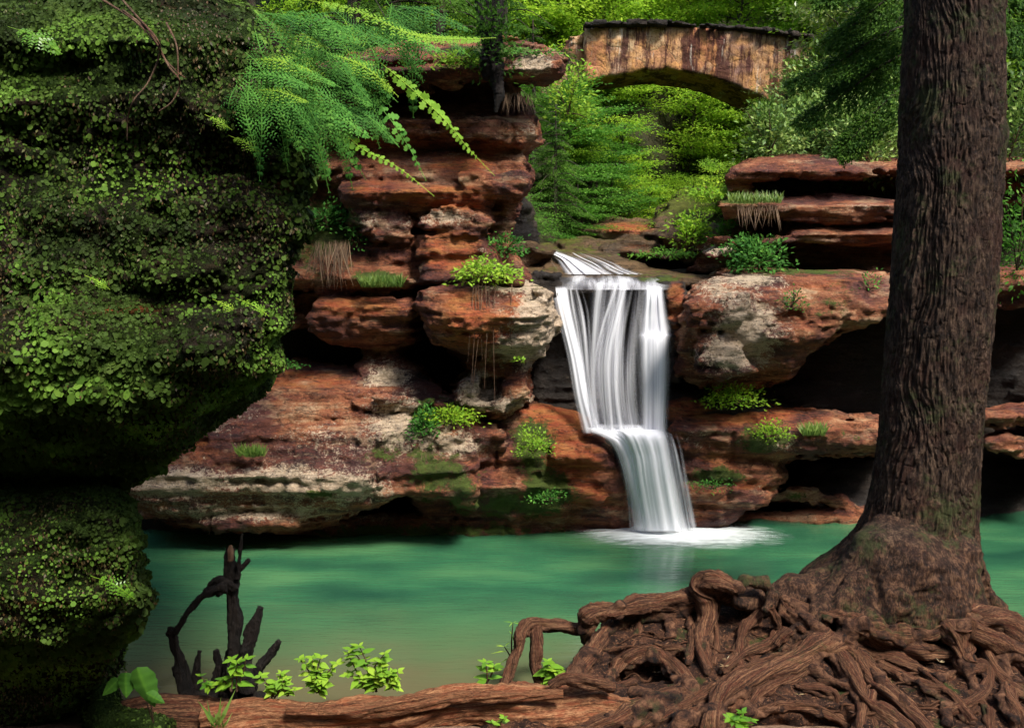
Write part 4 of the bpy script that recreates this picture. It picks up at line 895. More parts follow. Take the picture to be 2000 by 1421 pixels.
pair_leaf_plant('seedling', cluster(620,1352,38,75,7), 7.55, 'oval', 'leaf_lime', 'lime green seedling clump behind the log, left of the dark root lump', GS, 26, 5)
pair_leaf_plant('seedling', cluster(725,1350,48,92,8), 7.55, 'oval', 'leaf_lime', 'tallest bright lime seedling clump standing behind the middle of the log', GS, 27, 5)
pair_leaf_plant('seedling', cluster(775,1345,30,60,4), 7.5, 'oval', 'leaf_lime', 'short lime seedling clump at the right side of the tallest clump', GS, 24, 4)
pair_leaf_plant('seedling', cluster(455,1350,34,65,4), 7.45, 'oval', 'leaf_seed', 'green seedling in front of the black dead stump', GS, 30, 3)
pair_leaf_plant('seedling', cluster(535,1362,30,50,4), 7.4, 'oval', 'leaf_lime', 'yellow green seedling between the dead stump and the lime clumps', GS, 24, 3)
pair_leaf_plant('seedling', cluster(560,1358,20,34,3), 7.4, 'oval', 'leaf_lime', 'tiny yellow seedling low on the log right of the dead stump', GS, 22, 2)
pair_leaf_plant('seedling', [(950,1340,948,1292),(950,1335,965,1300)], 7.4, 'oval', 'leaf_seed', 'thin seedling with wide leaves just left of the arched root', GS, 34, 2)
pair_leaf_plant('seedling', cluster(1078,1335,24,62,4), 7.9, 'oval', 'leaf_lime', 'lime seedling growing under the arched root', GS, 30, 3)
pair_leaf_plant('seedling', [(1000,1300,1002,1215),(1005,1300,985,1262)], 8.25, 'slim', 'leaf_lime', 'slender yellow green shoot rising behind the arched root', GS, 34, 2)
pair_leaf_plant('seedling', cluster(1445,1420,30,34,4), 6.75, 'oval', 'leaf_seed', 'dark green seedling at the bottom edge under the big roots', GS, 26, 3)
pair_leaf_plant('seedling', cluster(975,1418,16,20,2), 6.9, 'oval', 'leaf_seed', 'tiny seedling at the bottom edge in front of the log', GS, 18, 2)
pair_leaf_plant('seedling', cluster(410,1345,20,30,3), 7.5, 'oval', 'leaf_seed', 'small leafy seedling at the left foot of the dead stump', GS, 20, 2)
LEAF['hair'] = (np.array([(-.008, 0), (.010, .4), (0, 1), (-.010, .4)]), .0)
M['straw_blade'] = leaf_mat('dry rootlet', G((.04, .022, .012), (.12, .07, .04), (.26, .17, .10)), .1, .8)
# broad leaf plant at lower left
o = empty('broad_leaf_plant', at(285, 1400, 6.6)); tag(o, 'plant with two large drooping heart shaped leaves in the lower left corner', 'plant')
def broad_leaf(u, v, Y, du, dv, wpx, curl):
    s_ = np.linspace(0, 1, 15); t_ = np.linspace(-1, 1, 9); A0 = at(u, v, Y); A1 = at(u+du, v+dv, Y-.04); ax = A1-A0; Ln = np.linalg.norm(ax); ax = ax/Ln
    sd = unit(np.cross(ax, [0, -1, .25])); n_ = np.cross(sd, ax); wd = wpx*Y/F*np.sin(np.pi*s_**.62)**.85*(1+.06*np.sin(s_*31))
    Pp = A0+ax*(s_*Ln)[:, None, None]+sd*(wd[:, None]*t_[None])[..., None]-n_*((np.abs(t_)[None]**1.3*.35*wd[:, None])+(curl*s_[:, None]**2*Ln)+.05*wd[:, None]*np.sin(s_*22)[:, None]*np.abs(t_)[None])[..., None]
    i, j = np.meshgrid(np.arange(14), np.arange(8), indexing='ij'); q = (i*9+j).ravel(); rn = np.clip(.25+.35*(np.abs(t_) < .1)[None]+.10*np.sin(s_*34)[:, None]+0*t_[None], 0, 1)
    mesh_np('leaf', Pp.reshape(-1, 3), np.stack([q, q+1, q+10, q+9], 1), M['leaf_mid'], o, attrs={'rnd': rn.ravel()})
for bl in ((246,1312,6.55,-2,52,20,.1), (268,1302,6.5,28,86,26,.2), (232,1325,6.6,-34,34,13,.1), (285,1352,6.5,34,22,12,.15)): broad_leaf(*bl)
tubes('stem', [(at([300,290,272],[1410,1350,1302],[6.65,6.6,6.55]), np.array([.006,.005,.004])), (at([300,275,245],[1410,1345,1310],[6.65,6.6,6.55]), np.array([.006,.005,.004]))], M['twig'], o, segs=6, ridge=0, knots=0, rough=0)
# grasses
def grass(u, v, Y, wpx, hpx, n, label, mat='grass', hang=False, name='grass_tuft', cat='grass', group='grass tufts', wid=1.0):
    o0 = at(u, v, Y); P = []; Tt = []; N = []; S = []
    c = at(u+rng.uniform(-wpx, wpx, n), v+rng.uniform(-3, 3, n), Y+rng.uniform(-.08, .08, n))
    t = np.stack([rng.uniform(-.5, .5, n), rng.uniform(-.7, .1, n), (-1 if hang else 1)*rng.uniform(.6, 1, n)], 1)
    sub = rng.random(n) < (.6 if hang else 1); c = c[sub]; t = t[sub]; n = len(c)
    if hang: t[:, 0] *= .5; t[:, 1] *= .6
    o = leaves(name, c, t, np.tile([.1, -1, .3], (n, 1)), hpx*Y/F*rng.uniform(.3, 1.1, n), M[mat], 'hair' if hang else 'slim', curl=.3 if not hang else .05)
    o.data.transform(Matrix.Identity(4)); return tag(o, label, cat, group)
grass(425, 1421, 6.9, 14, 80, 14, 'sparse tall grass blades in front of the log at the lower left')
grass(490, 890, 11.6, 26, 26, 260, 'short green grass tuft on the pale shelf below the left wall')
grass(745, 560, 12.4, 40, 26, 420, 'green grass tuft on the cliff ledge above the dark overhang')
grass(1475, 396, 13.4, 50, 22, 420, 'grass tuft on the edge of the middle ledge at upper right')
grass(1478, 398, 13.35, 40, 50, 120, 'long dry rootlets hanging over the middle ledge at upper right', 'straw_blade', True, 'hanging_rootlets', 'roots', 'hanging dry rootlets')
grass(1590, 850, 12.5, 22, 30, 200, 'olive grass tuft on the mossy shelf right of the waterfall')
grass(1010, 180, 12.5, 26, 44, 160, 'brown tangle of rootlets hanging under the top slab of the cliff', 'straw_blade', True, 'hanging_rootlets', 'roots', 'hanging dry rootlets')
grass(650, 470, 12.6, 36, 90, 160, 'thin dry rootlets down the shaded cliff face left of centre', 'straw_blade', True, 'hanging_rootlets', 'roots', 'hanging dry rootlets')
grass(1100, 770+0, 12.6, 1, 1, 3, 'few tiny grass blades by the waterfall edge') if False else None
grass(835, 880, 12.0, 14, 50, 90, 'tan rootlets hanging below the dark green shrub on the shelf', 'straw_blade', True, 'hanging_rootlets', 'roots', 'hanging dry rootlets')
# hanging thin roots down the boulder
o = empty('hanging_roots', at(945, 560, 11.7)); tag(o, 'long thin bare roots hanging down the face of the red boulder', 'roots', 'hanging dry rootlets')
tubes('strand', [(at([u, u+random.uniform(-6, 4), u-random.uniform(0, 14)], [555, 630, random.uniform(680, 800)], [11.85, 11.6, 11.75]), np.array([.007, .006, .003])) for u in (925, 934, 942, 948, 955, 968, 930, 1000)], M['straw'], o, segs=5, ridge=0, knots=0, rough=0)
# vines over the left wall
o = empty('dry_vine', at(300, 60, 4.9)); tag(o, 'thin brown dry vines hanging over the mossy wall at upper left', 'vine')
VN = [[(230,-10),(270,35),(305,75),(312,105),(290,160),(262,195),(250,230),(248,275)], [(200,0),(262,40),(306,85),(318,110),(345,140),(362,152)], [(306,85),(330,130),(348,152),(350,170),(335,200),(310,218)], [(240,20),(290,60),(310,95)], [(325,45),(345,90),(348,150)]]
tubes('strand', [(at([p[0] for p in l], [p[1] for p in l], [depth_at(p[0], p[1], 5.2)*.5+2.42-.02*((i*7) % 3) for i, p in enumerate(l)]), np.linspace(.007, .0035, len(l))) for l in VN], M['straw'], o, segs=6, ridge=0, knots=.1, rough=.1)

# ------------------------------------------------------------------ leafy shrubs made of short sprays
def shrub_data(n, w, h, d, nsp=24, leaf=.06, flat=.5):
    "leaf clumps on an uneven ellipsoid: returns pos, tip, normal, size around origin (base at z = 0)"
    c = unit(rng.normal(size=(nsp, 3)))*rng.uniform(.35, 1, (nsp, 1))*[w, d, h]; c[:, 2] = np.abs(c[:, 2])
    k = rng.integers(0, nsp, n); off = rng.normal(size=(n, 3))*[w*.30, d*.30, h*.30*flat]; off[:, 2] -= .25*h*(np.abs(off[:, 0])/w)
    P = c[k]+off; out = unit(P*[1, 1, .6]+[0, 0, .01])
    tip = out+rng.normal(size=(n, 3))*.6; nor = rng.normal(size=(n, 3))*.45+[0, -.25, 1]
    rb = rng.random(nsp); return P, tip, nor, leaf*rng.uniform(.6, 1.3, n), np.clip(rb[k]*.6+rng.random(n)*.5, 0, 1)
def shrub(u, v, Y, wpx, hpx, n, label, mat='leaf_forest', name='shrub', cat='shrub', group='small shrubs on the rocks', leaf=8, kind='diamond', nsp=16):
    s = Y/F; base = at(u, v, Y); o = empty(name, base); tag(o, label, cat, group)
    P, t, nr_, sz, r = shrub_data(n, wpx*s, hpx*s, min(wpx, 60)*s*.7, nsp, leaf*s)
    leaves('foliage', P+base, t, nr_, sz, M[mat], kind, o, rnd=r)
    tubes('stem', [(np.array([base+[0, .05, -.05], base+(P[q]*.5), base+P[q]]), np.array([1.6, 1.2, .5])*s) for q in rng.integers(0, n, 5)], M['twig'], o, segs=5, ridge=0, knots=.1, rough=0)
    return o
SH = [(945,545,11.9,50,42,1100,'bright green fern-like shrub on top of the red boulder','leaf_lime',9),(985,490,12.6,34,34,500,'green shrub in the notch between the cliff and the boulder','leaf_fern',8),
 (1475,515,13.3,46,58,1500,'leafy green shrub on the right bank above the pale boulder','leaf_fern',9),(825,850,12.0,26,64,900,'dark green shrub growing on the lower shelf left of the boulder foot','leaf_fern',8),
 (880,820,12.1,44,30,900,'olive shrub spreading under the foot of the boulder','leaf_forest',7),(1040,880,12.2,30,50,700,'yellow green mossy plants on the orange rock beside the waterfall','leaf_lime',6),
 (1440,785,12.7,50,34,1100,'green plants on the rock hump right of the waterfall','leaf_forest',7),(1065,975,12.3,34,24,400,'moss plants low on the wet rock left of the waterfall base','leaf_fern',6),
 (1500,850,12.45,34,30,500,'olive plants on the middle of the shelf right of the waterfall','leaf_forest',6),(900,130,12.2,50,26,600,'yellow green plants on the shaded top slab','leaf_lime',9),
 (640,440,12.9,40,46,700,'dark fern clump on the shaded cliff face','leaf_fern',9),(700,470,12.8,24,60,400,'thin green plants trailing on the cliff','leaf_fern',7),
 (1015,705,11.75,10,8,40,'tiny green plant on the underside of the boulder','leaf_lime',8),(1390,950,12.5,34,16,300,'moss plants on the lowest rock right of the waterfall','leaf_fern',5),
 (1545,540+60,12.2,20,30,120,'sprigs hanging on the face of the right boulder','leaf_fern',6),(1345,470,15,40,60,900,'green plants on the earthy slope above the stream','leaf_forest',9),
 (560,715,12.9,30,12,200,'small dark plants at the back of the lower shelf','leaf_fern',7),(1390,380,14,40,24,500,'bright grass and leaves on the bank left of the ledges','leaf_forest',8),
 (780,960,12.0,16,10,120,'small sprig on the lower shelf above the waterline','leaf_lime',7),(1550,590,12.25,14,40,90,'thin sprig on the front of the right boulder','leaf_fern',6),(1700,560,12.5,20,40,120,'small hanging plant beside the big trunk','leaf_fern',6),
 (970,105,12.4,90,10,900,'mossy plants along the top edge of the top slab','leaf_fern',7),
 (1505,295,14.6,46,90,1500,'pale leaved laurel at the left end of the top right ledge','leaf_laurel',10),(1560,300,15.2,56,130,2000,'taller laurel behind the first one on the top right ledge','leaf_laurel',10),(1640,300,14.8,60,150,2400,'big laurel in the middle of the top right ledge','leaf_laurel',10),
 (1700,315,14.4,56,150,2400,'laurel with bright tips close to the big trunk','leaf_laurel',11),(1745,300,15.4,60,220,2600,'tallest laurel behind the big trunk','leaf_laurel',10),(1975,300,14.6,60,200,2400,'laurel at the right of the big trunk','leaf_laurel',10),(1990,520,12.6,50,200,1500,'dark leafy shrub at the right edge beside the big trunk','leaf_mid',10),(1600,250,16.2,80,120,2400,'bushy laurel high behind the top right ledge','leaf_laurel',9),
 (1110,215,14.2,40,90,700,'lime leafed branches beside the left end of the bridge','leaf_lime',9),(1300,500,14.6,60,14,500,'low moss plants along the stream bank','leaf_mid',7),(1420,470,14.3,24,50,500,'shaded plants on the earthy bank beside the ledges','leaf_mid',8)]
M['leaf_laurel'] = leaf_mat('laurel leaf', G((.02, .07, .012), (.05, .14, .018), (.15, .28, .04), (.36, .46, .12)), .3, .5, .25)
for (u, v, Y, w_, h_, n, lab, mt, lf_) in SH: shrub(u, v, Y, w_*1.15, h_, int(n*.8), lab, mt, leaf=lf_*1.05, nsp=26)

# ------------------------------------------------------------------ liverwort cover on the mossy wall (uncountable)
def clump(c, n): return np.clip(.6+1.1*(fbm(c, 1.5, 3, 61)+.12), .34, 1.6)*(n[:, 1] < .5)
p, n = scatter(dA, 220000, clump)
down = np.array([0, -.15, -1.]); t = unit(down+rng.normal(size=p.shape)*.45); nn = unit(n+rng.normal(size=p.shape)*.35+[0, -.2, .25])
big = np.clip(.5+1.2*fbm(p, .9, 2, 77), .25, 1.4); sz = (.012+.018*big)*np.clip(np.exp(rng.normal(size=len(p))*.38), .4, 2.4)
cl = np.clip(.26+.75*fbm(p, 2.2, 3, 88)+rng.normal(size=len(p))*.13, 0, 1)
tag(leaves('liverwort_cover', p+n*.012, t, nn, sz, M['leaf_wall'], 'round', rnd=cl, curl=.3), kind='stuff')
p, n = scatter(dA, 50000, lambda c, n: np.clip(.3+fbm(c, 3, 2, 5), 0, 1)*(n[:, 1] < .5))
t = unit(down+rng.normal(size=p.shape)*.35); cl = rng.random(len(p))
M['brown_leaf'] = leaf_mat('dead brown leaflets', G((.02, .01, .005), (.06, .028, .012), (.12, .06, .02), (.07, .09, .02)), .1, .6)
tag(leaves('dead_leaflet_cover', p+n*.008, t, n+rng.normal(size=p.shape)*.4, rng.uniform(.015, .035, len(p)), M['brown_leaf'], 'diamond', rnd=cl), kind='stuff')
p, n = scatter(dM, 5000); tag(leaves('boulder_moss_cover', p+n*.01, unit(down+rng.normal(size=p.shape)*.6), n, rng.uniform(.015, .035, len(p)), M['leaf_wall'], 'round', rnd=rng.random(len(p))*.6), kind='stuff')
# leaf litter on the bank
def litter(c, n): return (n[:, 2] > .2)*np.clip(fbm(c, 2, 2, 9)+.3, 0, 1)
p, n = scatter(dBk, 9000, litter); an = rng.uniform(0, 6.28, len(p)); t = np.stack([np.cos(an), np.sin(an), rng.uniform(-.2, .25, len(p))], 1)
M['litter'] = leaf_mat('red brown needle litter', G((.05, .02, .01), (.14, .06, .03), (.28, .14, .07)), .05, .7)
tag(leaves('needle_litter', p+n*.008, t, n, rng.uniform(.02, .07, len(p)), M['litter'], 'slim', curl=0), kind='stuff')
for (u, v) in [(1272,1298),(1283,1312),(1415,1300),(1350,1335),(1560,1355),(1800,1308),(1835,1292),(1222,1400),(1268,1290),(1420,1286),(1700,1300)]:
    Y = depth_at(u, v, 8)-.06; k = 4; a = rng.uniform(0, 6.28, k)
    lo_ = leaves('fallen_leaf', np.repeat(at(u, v, Y)[None], k, 0), np.stack([np.cos(a), np.sin(a)*.5, np.abs(np.sin(a))*.5], 1), np.tile([0, -.6, 1], (k, 1)), np.full(k, .05), M['dry_leaf'], 'slim')
    tag(lo_, 'pale dry leaf cluster lying among the big roots', 'leaf', 'pale dry leaves among the roots')

# ------------------------------------------------------------------ ferns
M['fern_stalk'] = leaf_mat('fern stalk', G((.03, .05, .015), (.09, .12, .03)), .1, .6)
def frond(parent, pts, wpx, mat='leaf_fern', npair=22, bip=True):
    "pts (u,v,Y) from base to tip; wpx half width of the blade in pixels"
    a = np.asarray(pts, float); W = at(a[:, 0], a[:, 1], a[:, 2]); n = npair+3; c = catmull(W, n); Ym = a[:, 2].mean(); w_ = wpx*Ym/F
    T = unit(np.gradient(c, axis=0)); nor = unit(np.array([random.uniform(-.25, .25), -1, .75])); side = unit(np.cross(T, nor)); nn = unit(np.cross(side, T))
    P, Tt, N, S = [], [], [], []
    L = np.linalg.norm(W[-1]-W[0])
    for i in range(2, n):
        t = (i-2)/(n-3); pl = w_*max(.10, min(1, (1-t)*1.5)**.9*min(1, .45+t*3))
        for s in (-1, 1):
            d = unit(side[i]*s+T[i]*.55-nn[i]*.15+np.array([0, 0, -.18])+rng.normal(size=3)*.05)
            if bip and pl > 5*Ym/F:
                spc = L/npair; m = max(3, int(pl/(min(spc*.7, 6.0*Ym/F)))); ax = unit(np.cross(d, nn[i]))
                for q in range(m+1):
                    f = q/m; b = c[i]+d*pl*f; l2 = spc*.62*(1-f*.6)*random.uniform(.75, 1.2)
                    if random.random() < .05: continue
                    if q == m: P.append(b); Tt.append(d); N.append(nn[i]); S.append(l2); continue
                    for s2 in (-1, 1): P.append(b); Tt.append(ax*s2+d*.75); N.append(nn[i]); S.append(l2)
            else:
                if random.random() < .06: continue
                P.append(c[i]); Tt.append(d+rng.normal(size=3)*.16); N.append(nn[i]+rng.normal(size=3)*.25); S.append(pl*random.uniform(.8, 1.3))
    m = len(P); r = np.clip(rng.normal(size=m)*.12+random.uniform(.25, .8), 0, 1)
    P, Tt, N, S = (np.array(q) for q in (P, Tt, N, S)); tpl, cup = LEAF['oval' if bip else 'lobed']; kk = len(tpl)
    Tt = unit(Tt); sd = unit(np.cross(Tt, N)); n3 = np.cross(sd, Tt); x = tpl[None, :, 0, None]; y = tpl[None, :, 1, None]
    lv = (P[:, None]+S[:, None, None]*(x*sd[:, None]+y*Tt[:, None]+(-cup*np.abs(x)*2-.15*y*y)*n3[:, None])).reshape(-1, 3)
    w0 = .5*Ym/F; rv = np.concatenate([c-side*w0, c+side*w0]); verts = np.vstack([lv, rv]); o0 = len(lv)
    faces = [tuple(range(q*kk, q*kk+kk)) for q in range(m)]+[(o0+q, o0+q+1, o0+n+q+1, o0+n+q) for q in range(n-1)]
    me = bpy.data.meshes.new('frond'); me.from_pydata((verts-np.array(parent.location)).tolist(), [], faces)
    at_ = me.attributes.new('rnd', 'FLOAT', 'POINT'); at_.data.foreach_set('value', np.concatenate([np.repeat(r, kk), np.full(2*n, .9)]).astype(np.float32))
    me.materials.append(M[mat]); fr = bpy.data.objects.new('frond', me); C.objects.link(fr); fr.parent = parent
    return fr
def fern(base, fr, label, group='ferns hanging at the top left'):
    o = empty('fern', at(*base)); tag(o, label, 'fern', group)
    for f in fr: frond(o, *f)
    return o
def rnd_fronds(u, v, Y, k, du, dv, w, L=(90, 200), mat='leaf_fern'):
    out = []
    for _ in range(k):
        a = random.uniform(*du); ln = random.uniform(*L); u0 = u+random.uniform(-30, 30); v0 = v+random.uniform(-25, 25)
        dx, dy = math.cos(a)*ln, math.sin(a)*ln
        out.append(([(u0, v0, Y+.1), (u0+dx*.5+random.uniform(-8, 8), v0+dy*.42-8, Y-.12), (u0+dx, v0+dy, Y-.05)], random.uniform(*w), mat if random.random() < .9 else 'leaf_lime', random.choice((12, 14, 17))))
    return out
r2 = math.radians
fern((620,150,6.1), [([(600,150,6.2),(640,215,6.0),(700,285,5.9),(775,325,5.85),(847,382,5.9)], 17, 'leaf_lime', 26, False), ([(690,150,6.2),(760,230,6.0),(800,290,6.0),(832,352,6.0)], 18, 'leaf_fern', 14, False), ([(740,120,6.2),(800,170,6.1),(870,235,6.0),(915,290,6.0),(966,343,6.1)], 17, 'leaf_lime', 26, False)], 'fern with the three longest narrow fronds reaching down towards the cliff')
fern((640,20,6.2), [([(600,0,6.3),(700,22,6.2),(800,66,6.1),(890,76,6.1),(968,74,6.2)], 22, 'leaf_lime'), ([(640,10,6.2),(700,60,6.1),(760,100,6.1)], 34)], 'fern with one frond stretching level to the right near the top edge')
spots_f = [(520,40,5.7,'topmost fern clump against the top edge on the mossy wall corner'),(500,110,5.6,'fern clump with broad dark fronds hanging on the mossy wall corner'),(590,70,5.9,'dense bright fern clump at the centre of the fern bank'),
  (650,110,6.1,'fern clump hanging just above the dark cliff recess'),(560,170,5.8,'lower fern clump whose fronds hang to the bottom of the fern bank'),(700,60,6.3,'fern clump behind the level frond at the top'),(620,200,6.0,'lowest fern clump at the tip of the mossy overhang'),(480,160,5.5,'shaded fern clump on the left side of the fern bank'),(760,20,6.6,'fern clump at the top right of the fern bank')]
for i, (u, v, Y, lab) in enumerate(spots_f):
    fern((u, v, Y), rnd_fronds(u, v, Y, 9, (r2(10), r2(105)), 0, (24, 44), (90, 200)), lab)
for (u, v, L, lab) in [(405,232,48,'small lime fern sprig high on the mossy wall'),(450,272,60,'brightest yellow green sprig on the mossy wall below the first sprig'),(420,592,45,'small sprig low on the overhang side of the mossy wall'),(465,590,60,'pale sprig at the right rim of the mossy wall'),(182,1132,80,'green fern sprig on the lower block of the mossy wall'),(170,545,45,'bright sprig in the middle of the mossy wall'),(20,60,100,'dark fern frond hanging in the top left corner')]:
    Y = depth_at(u, v, 5.6)-.12; fern((u, v, Y), [([(u-5, v-8, Y+.05), (u+L*.5, v+L*.1, Y-.05), (u+L, v+L*.45, Y)], L*.32, 'leaf_lime' if L < 70 else 'leaf_seed', 7)], lab, 'fern sprigs on the mossy wall')

# ------------------------------------------------------------------ forest
def broadleaf(seed, h=8.0, cr=2.6, n=8200, leaf=.17, mat='leaf_forest', lean=.3, low=.25):
    random.seed(seed); o = empty('tree', (0, 0, 0))
    tp = np.array([(0, 0, -.4), (lean*.3, .1, h*.3), (lean, -.1, h*.65), (lean*1.2, .1, h)]); limbs = []
    cs_ = []
    for k in range(34):
        z = h*(low+(1-low)*random.random()); az = random.uniform(0, 6.28); f = (z/h-low)/(1-low); R = cr*(.35+.65*math.sin(math.pi*min(1, f*.9+.12)))*random.uniform(.55, 1.05)
        b = np.array([np.interp(z, tp[:, 2], tp[:, 0]), 0, z]); e = b+[math.cos(az)*R, math.sin(az)*R, random.uniform(-.2, .7)]
        limbs.append((np.array([b-[0, 0, .3], (b+e)/2+[0, 0, .15], e]), np.array([.035, .02, .008])))
        for q in (.55, .8, 1.0): cs_.append((b*(1-q)+e*q, az, .42+.35*q))
    cs_ = [c for c in cs_]; C_ = np.array([c[0] for c in cs_]); A_ = np.array([c[1] for c in cs_]); S_ = np.array([c[2] for c in cs_])
    k = rng.integers(0, len(C_), n); off = rng.normal(size=(n, 3))*[.55, .55, .10]*S_[k][:, None]; off[:, 2] -= .12*(off[:, 0]**2+off[:, 1]**2)
    P = C_[k]+off; tip = off*[1, 1, .3]+rng.normal(size=(n, 3))*.35; nor = rng.normal(size=(n, 3))*.3+[0, 0, 1]
    tubes('trunk', [(tp, np.array([.16, .12, .08, .03])*h/8)], M['far_bark'], o, segs=10, ridge=.1, knots=.1)
    tubes('branch', limbs, M['far_bark'], o, segs=4, ridge=0, knots=0, rough=0, step=.4)
    rb = rng.random(len(C_)); leaves('crown', P, tip, nor, leaf*rng.uniform(.6, 1.3, n), M[mat], 'diamond', o, origin=(0, 0, 0), rnd=np.clip(rb[k]*.6+rng.random(n)*.45, 0, 1))
    return o
def conifer(seed, h=6.0, br=2.2, n=14000, leaf=.085):
    random.seed(seed); o = empty('hemlock', (0, 0, 0)); tp = np.array([(0, 0, -.4), (.05, 0, h*.5), (0, 0, h)])
    limbs = []; segs_ = []
    for k in range(46):
        z = h*(.06+.9*(k/46)); az = k*2.4+random.uniform(-.4, .4); R = br*(1-z/h)**.75*random.uniform(.7, 1.1)+.15
        e = np.array([math.cos(az)*R, math.sin(az)*R, z-R*.32]); m = np.array([math.cos(az)*R*.5, math.sin(az)*R*.5, z+.02]); limbs.append((np.array([(0, 0, z), m, e]), np.array([.03, .018, .006]))); segs_.append((z, az, R))
    Z_, A_, R_ = map(np.array, zip(*segs_)); w = R_/R_.sum(); k = rng.choice(len(Z_), n, p=w)
    t = rng.random(n)**.75; r = R_[k]*t; lat = rng.normal(size=n)*.22*R_[k]*(1.15-t)**.8; ax = np.stack([np.cos(A_[k]), np.sin(A_[k])], 1); sx = np.stack([-ax[:, 1], ax[:, 0]], 1)
    P = np.concatenate([ax*r[:, None]+sx*lat[:, None], (Z_[k]-.32*r*t-.35*np.abs(lat)+rng.normal(size=n)*.03)[:, None]], 1)
    tip = np.concatenate([ax*.7+sx*np.sign(lat)[:, None]*.7, np.full((n, 1), -.35)], 1)+rng.normal(size=(n, 3))*.25
    tubes('trunk', [(tp, np.array([.13, .08, .02])*h/6)], M['far_bark'], o, segs=9, ridge=.1, knots=.1)
    tubes('branch', limbs, M['far_bark'], o, segs=4, ridge=0, knots=0, rough=0, step=.3)
    rb = rng.random(len(Z_)); leaves('crown', P, tip, rng.normal(size=(n, 3))*.35+[0, 0, 1], leaf*rng.uniform(.6, 1.3, n), M['needle'], 'diamond', o, origin=(0, 0, 0), rnd=np.clip(rb[k]*.5+rng.random(n)*.4+.25*t-.1, 0, 1))
    return o
protos = [broadleaf(1), broadleaf(2, 7, 3.0, 8200, .17, 'leaf_forest', -.4, .15), broadleaf(3, 9.5, 2.8, 9000, .17, 'leaf_forest', .5, .3), broadleaf(4, 4.5, 2.2, 7000, .15, 'leaf_forest', .2, .06)]
con = [conifer(11), conifer(12, 8, 2.6, 16000)]
used = set()
def plant(p, u, v, Y, sc, rot, label, cat, group, z=None):
    if id(p) in used: p = copy_tree(p)
    else: used.add(id(p))
    x = float(at(u, v, Y)[0]); zz = float(ground_z(np.array([x]), np.array([float(Y)]))[0]) if z is None else z
    p.location = (x, Y, zz); p.scale = (sc,)*3; p.rotation_euler = (0, 0, rot); p.name = 'hemlock' if cat == 'hemlock' else 'tree'; tag(p, label, cat, group); return p
rt = random.Random(5)
GF = 'broadleaf trees of the forest beyond the bridge'
us = [(760,29),(880,31),(990,28),(1090,30),(1190,29),(1290,31),(1390,29),(1490,30),(1590,28),(1700,31),(1820,29),(1960,30),(2080,28),(700,36),(830,38),(950,36),(1060,38),(1160,36),(1260,39),(1360,36),(1470,38),(1580,36),(1690,38),(1800,36),(1930,38),(2060,36),(640,45),(800,46),(960,45),(1120,46),(1280,45),(1440,46),(1600,45),(1760,46),(1920,45),(2080,46),(600,30),(500,34)]
for k, (u, Y) in enumerate(us):
    if 1050 < u < 1580 and Y < 34: continue
    plant(protos[k % 3], u+rt.uniform(-20, 20), 300, Y, rt.uniform(.85, 1.2), rt.uniform(0, 6.28), 'leafy bright green forest tree standing beyond the stone bridge', 'tree', GF)
LB = [(1180,32.5,.9,0,'low leafy tree in the gorge just left of the stream, seen under the arch'),(1235,31.5,.8,0,'tree with a slanting pale trunk seen under the middle of the arch'),(1330,33,.9,1,'low bright tree under the middle of the arch'),(1420,32.5,.8,1,'bright leafy tree under the right end of the arch'),(1290,32,.8,3,'small tree deep in the gorge under the arch'),(1500,18.5,.26,3,'small bush at the foot of the right end of the bridge'),(1120,21,.32,3,'lime green sapling in front of the left end of the bridge'),(1345,20.5,.2,3,'small shrubby tree above the stream bank below the arch'),(1050,28.5,.9,1,'leafy tree behind the left end of the bridge'),
      (1525,17.2,.30,3,'pale leaved laurel tree below the right end of the bridge'),(1650,17.2,.62,3,'glossy laurel just left of the big trunk'),(1740,18,.85,3,'tall laurel behind the big trunk'),(1980,16.8,.8,3,'leafy tree to the right of the big trunk'),(2070,18,1.0,0,'tall tree at the right edge of the picture'),(1660,20.5,.6,1,'green tree behind the right end of the bridge wall')]
for (u, Y, s_, k, lab) in LB:
    o = plant(protos[k], u, 300, Y, s_, rt.uniform(0, 6.28), lab, 'tree', 'trees in the gorge')
    if 'laurel' in lab:
        for c in o.children:
            if c.name.startswith('crown'):
                c.data = c.data.copy(); c.data.materials[0] = M['leaf_shrub']
LC = [(1085,18.5,.42,0,'dark hemlock leaning over the stream beside the cliff'),(1040,19.5,.38,1,'dark hemlock rising close behind the layered cliff'),(1110,22.5,.4,0,'hemlock behind the first ones on the left slope'),(985,21,.6,1,'tall dark hemlock behind the top slab'),(860,17.5,.8,1,'shaded hemlock on top of the cliff behind the ferns'),(700,17.5,.9,1,'dark hemlock at the top left behind the fern bank'),(1800,19.5,1.0,1,'dark hemlock on the right bank behind the big trunk'),(1960,17.5,.55,0,'dark hemlock low at the right of the big trunk'),(1720,22,.9,0,'hemlock on the right bank above the ledges'),(780,20,1.0,1,'tall hemlock furthest back on the left bank')]
for (u, Y, s_, k, lab) in LC: plant(con[k], u, 300, Y, s_, rt.uniform(0, 6.28), lab, 'hemlock', 'dark hemlocks on the gorge banks')
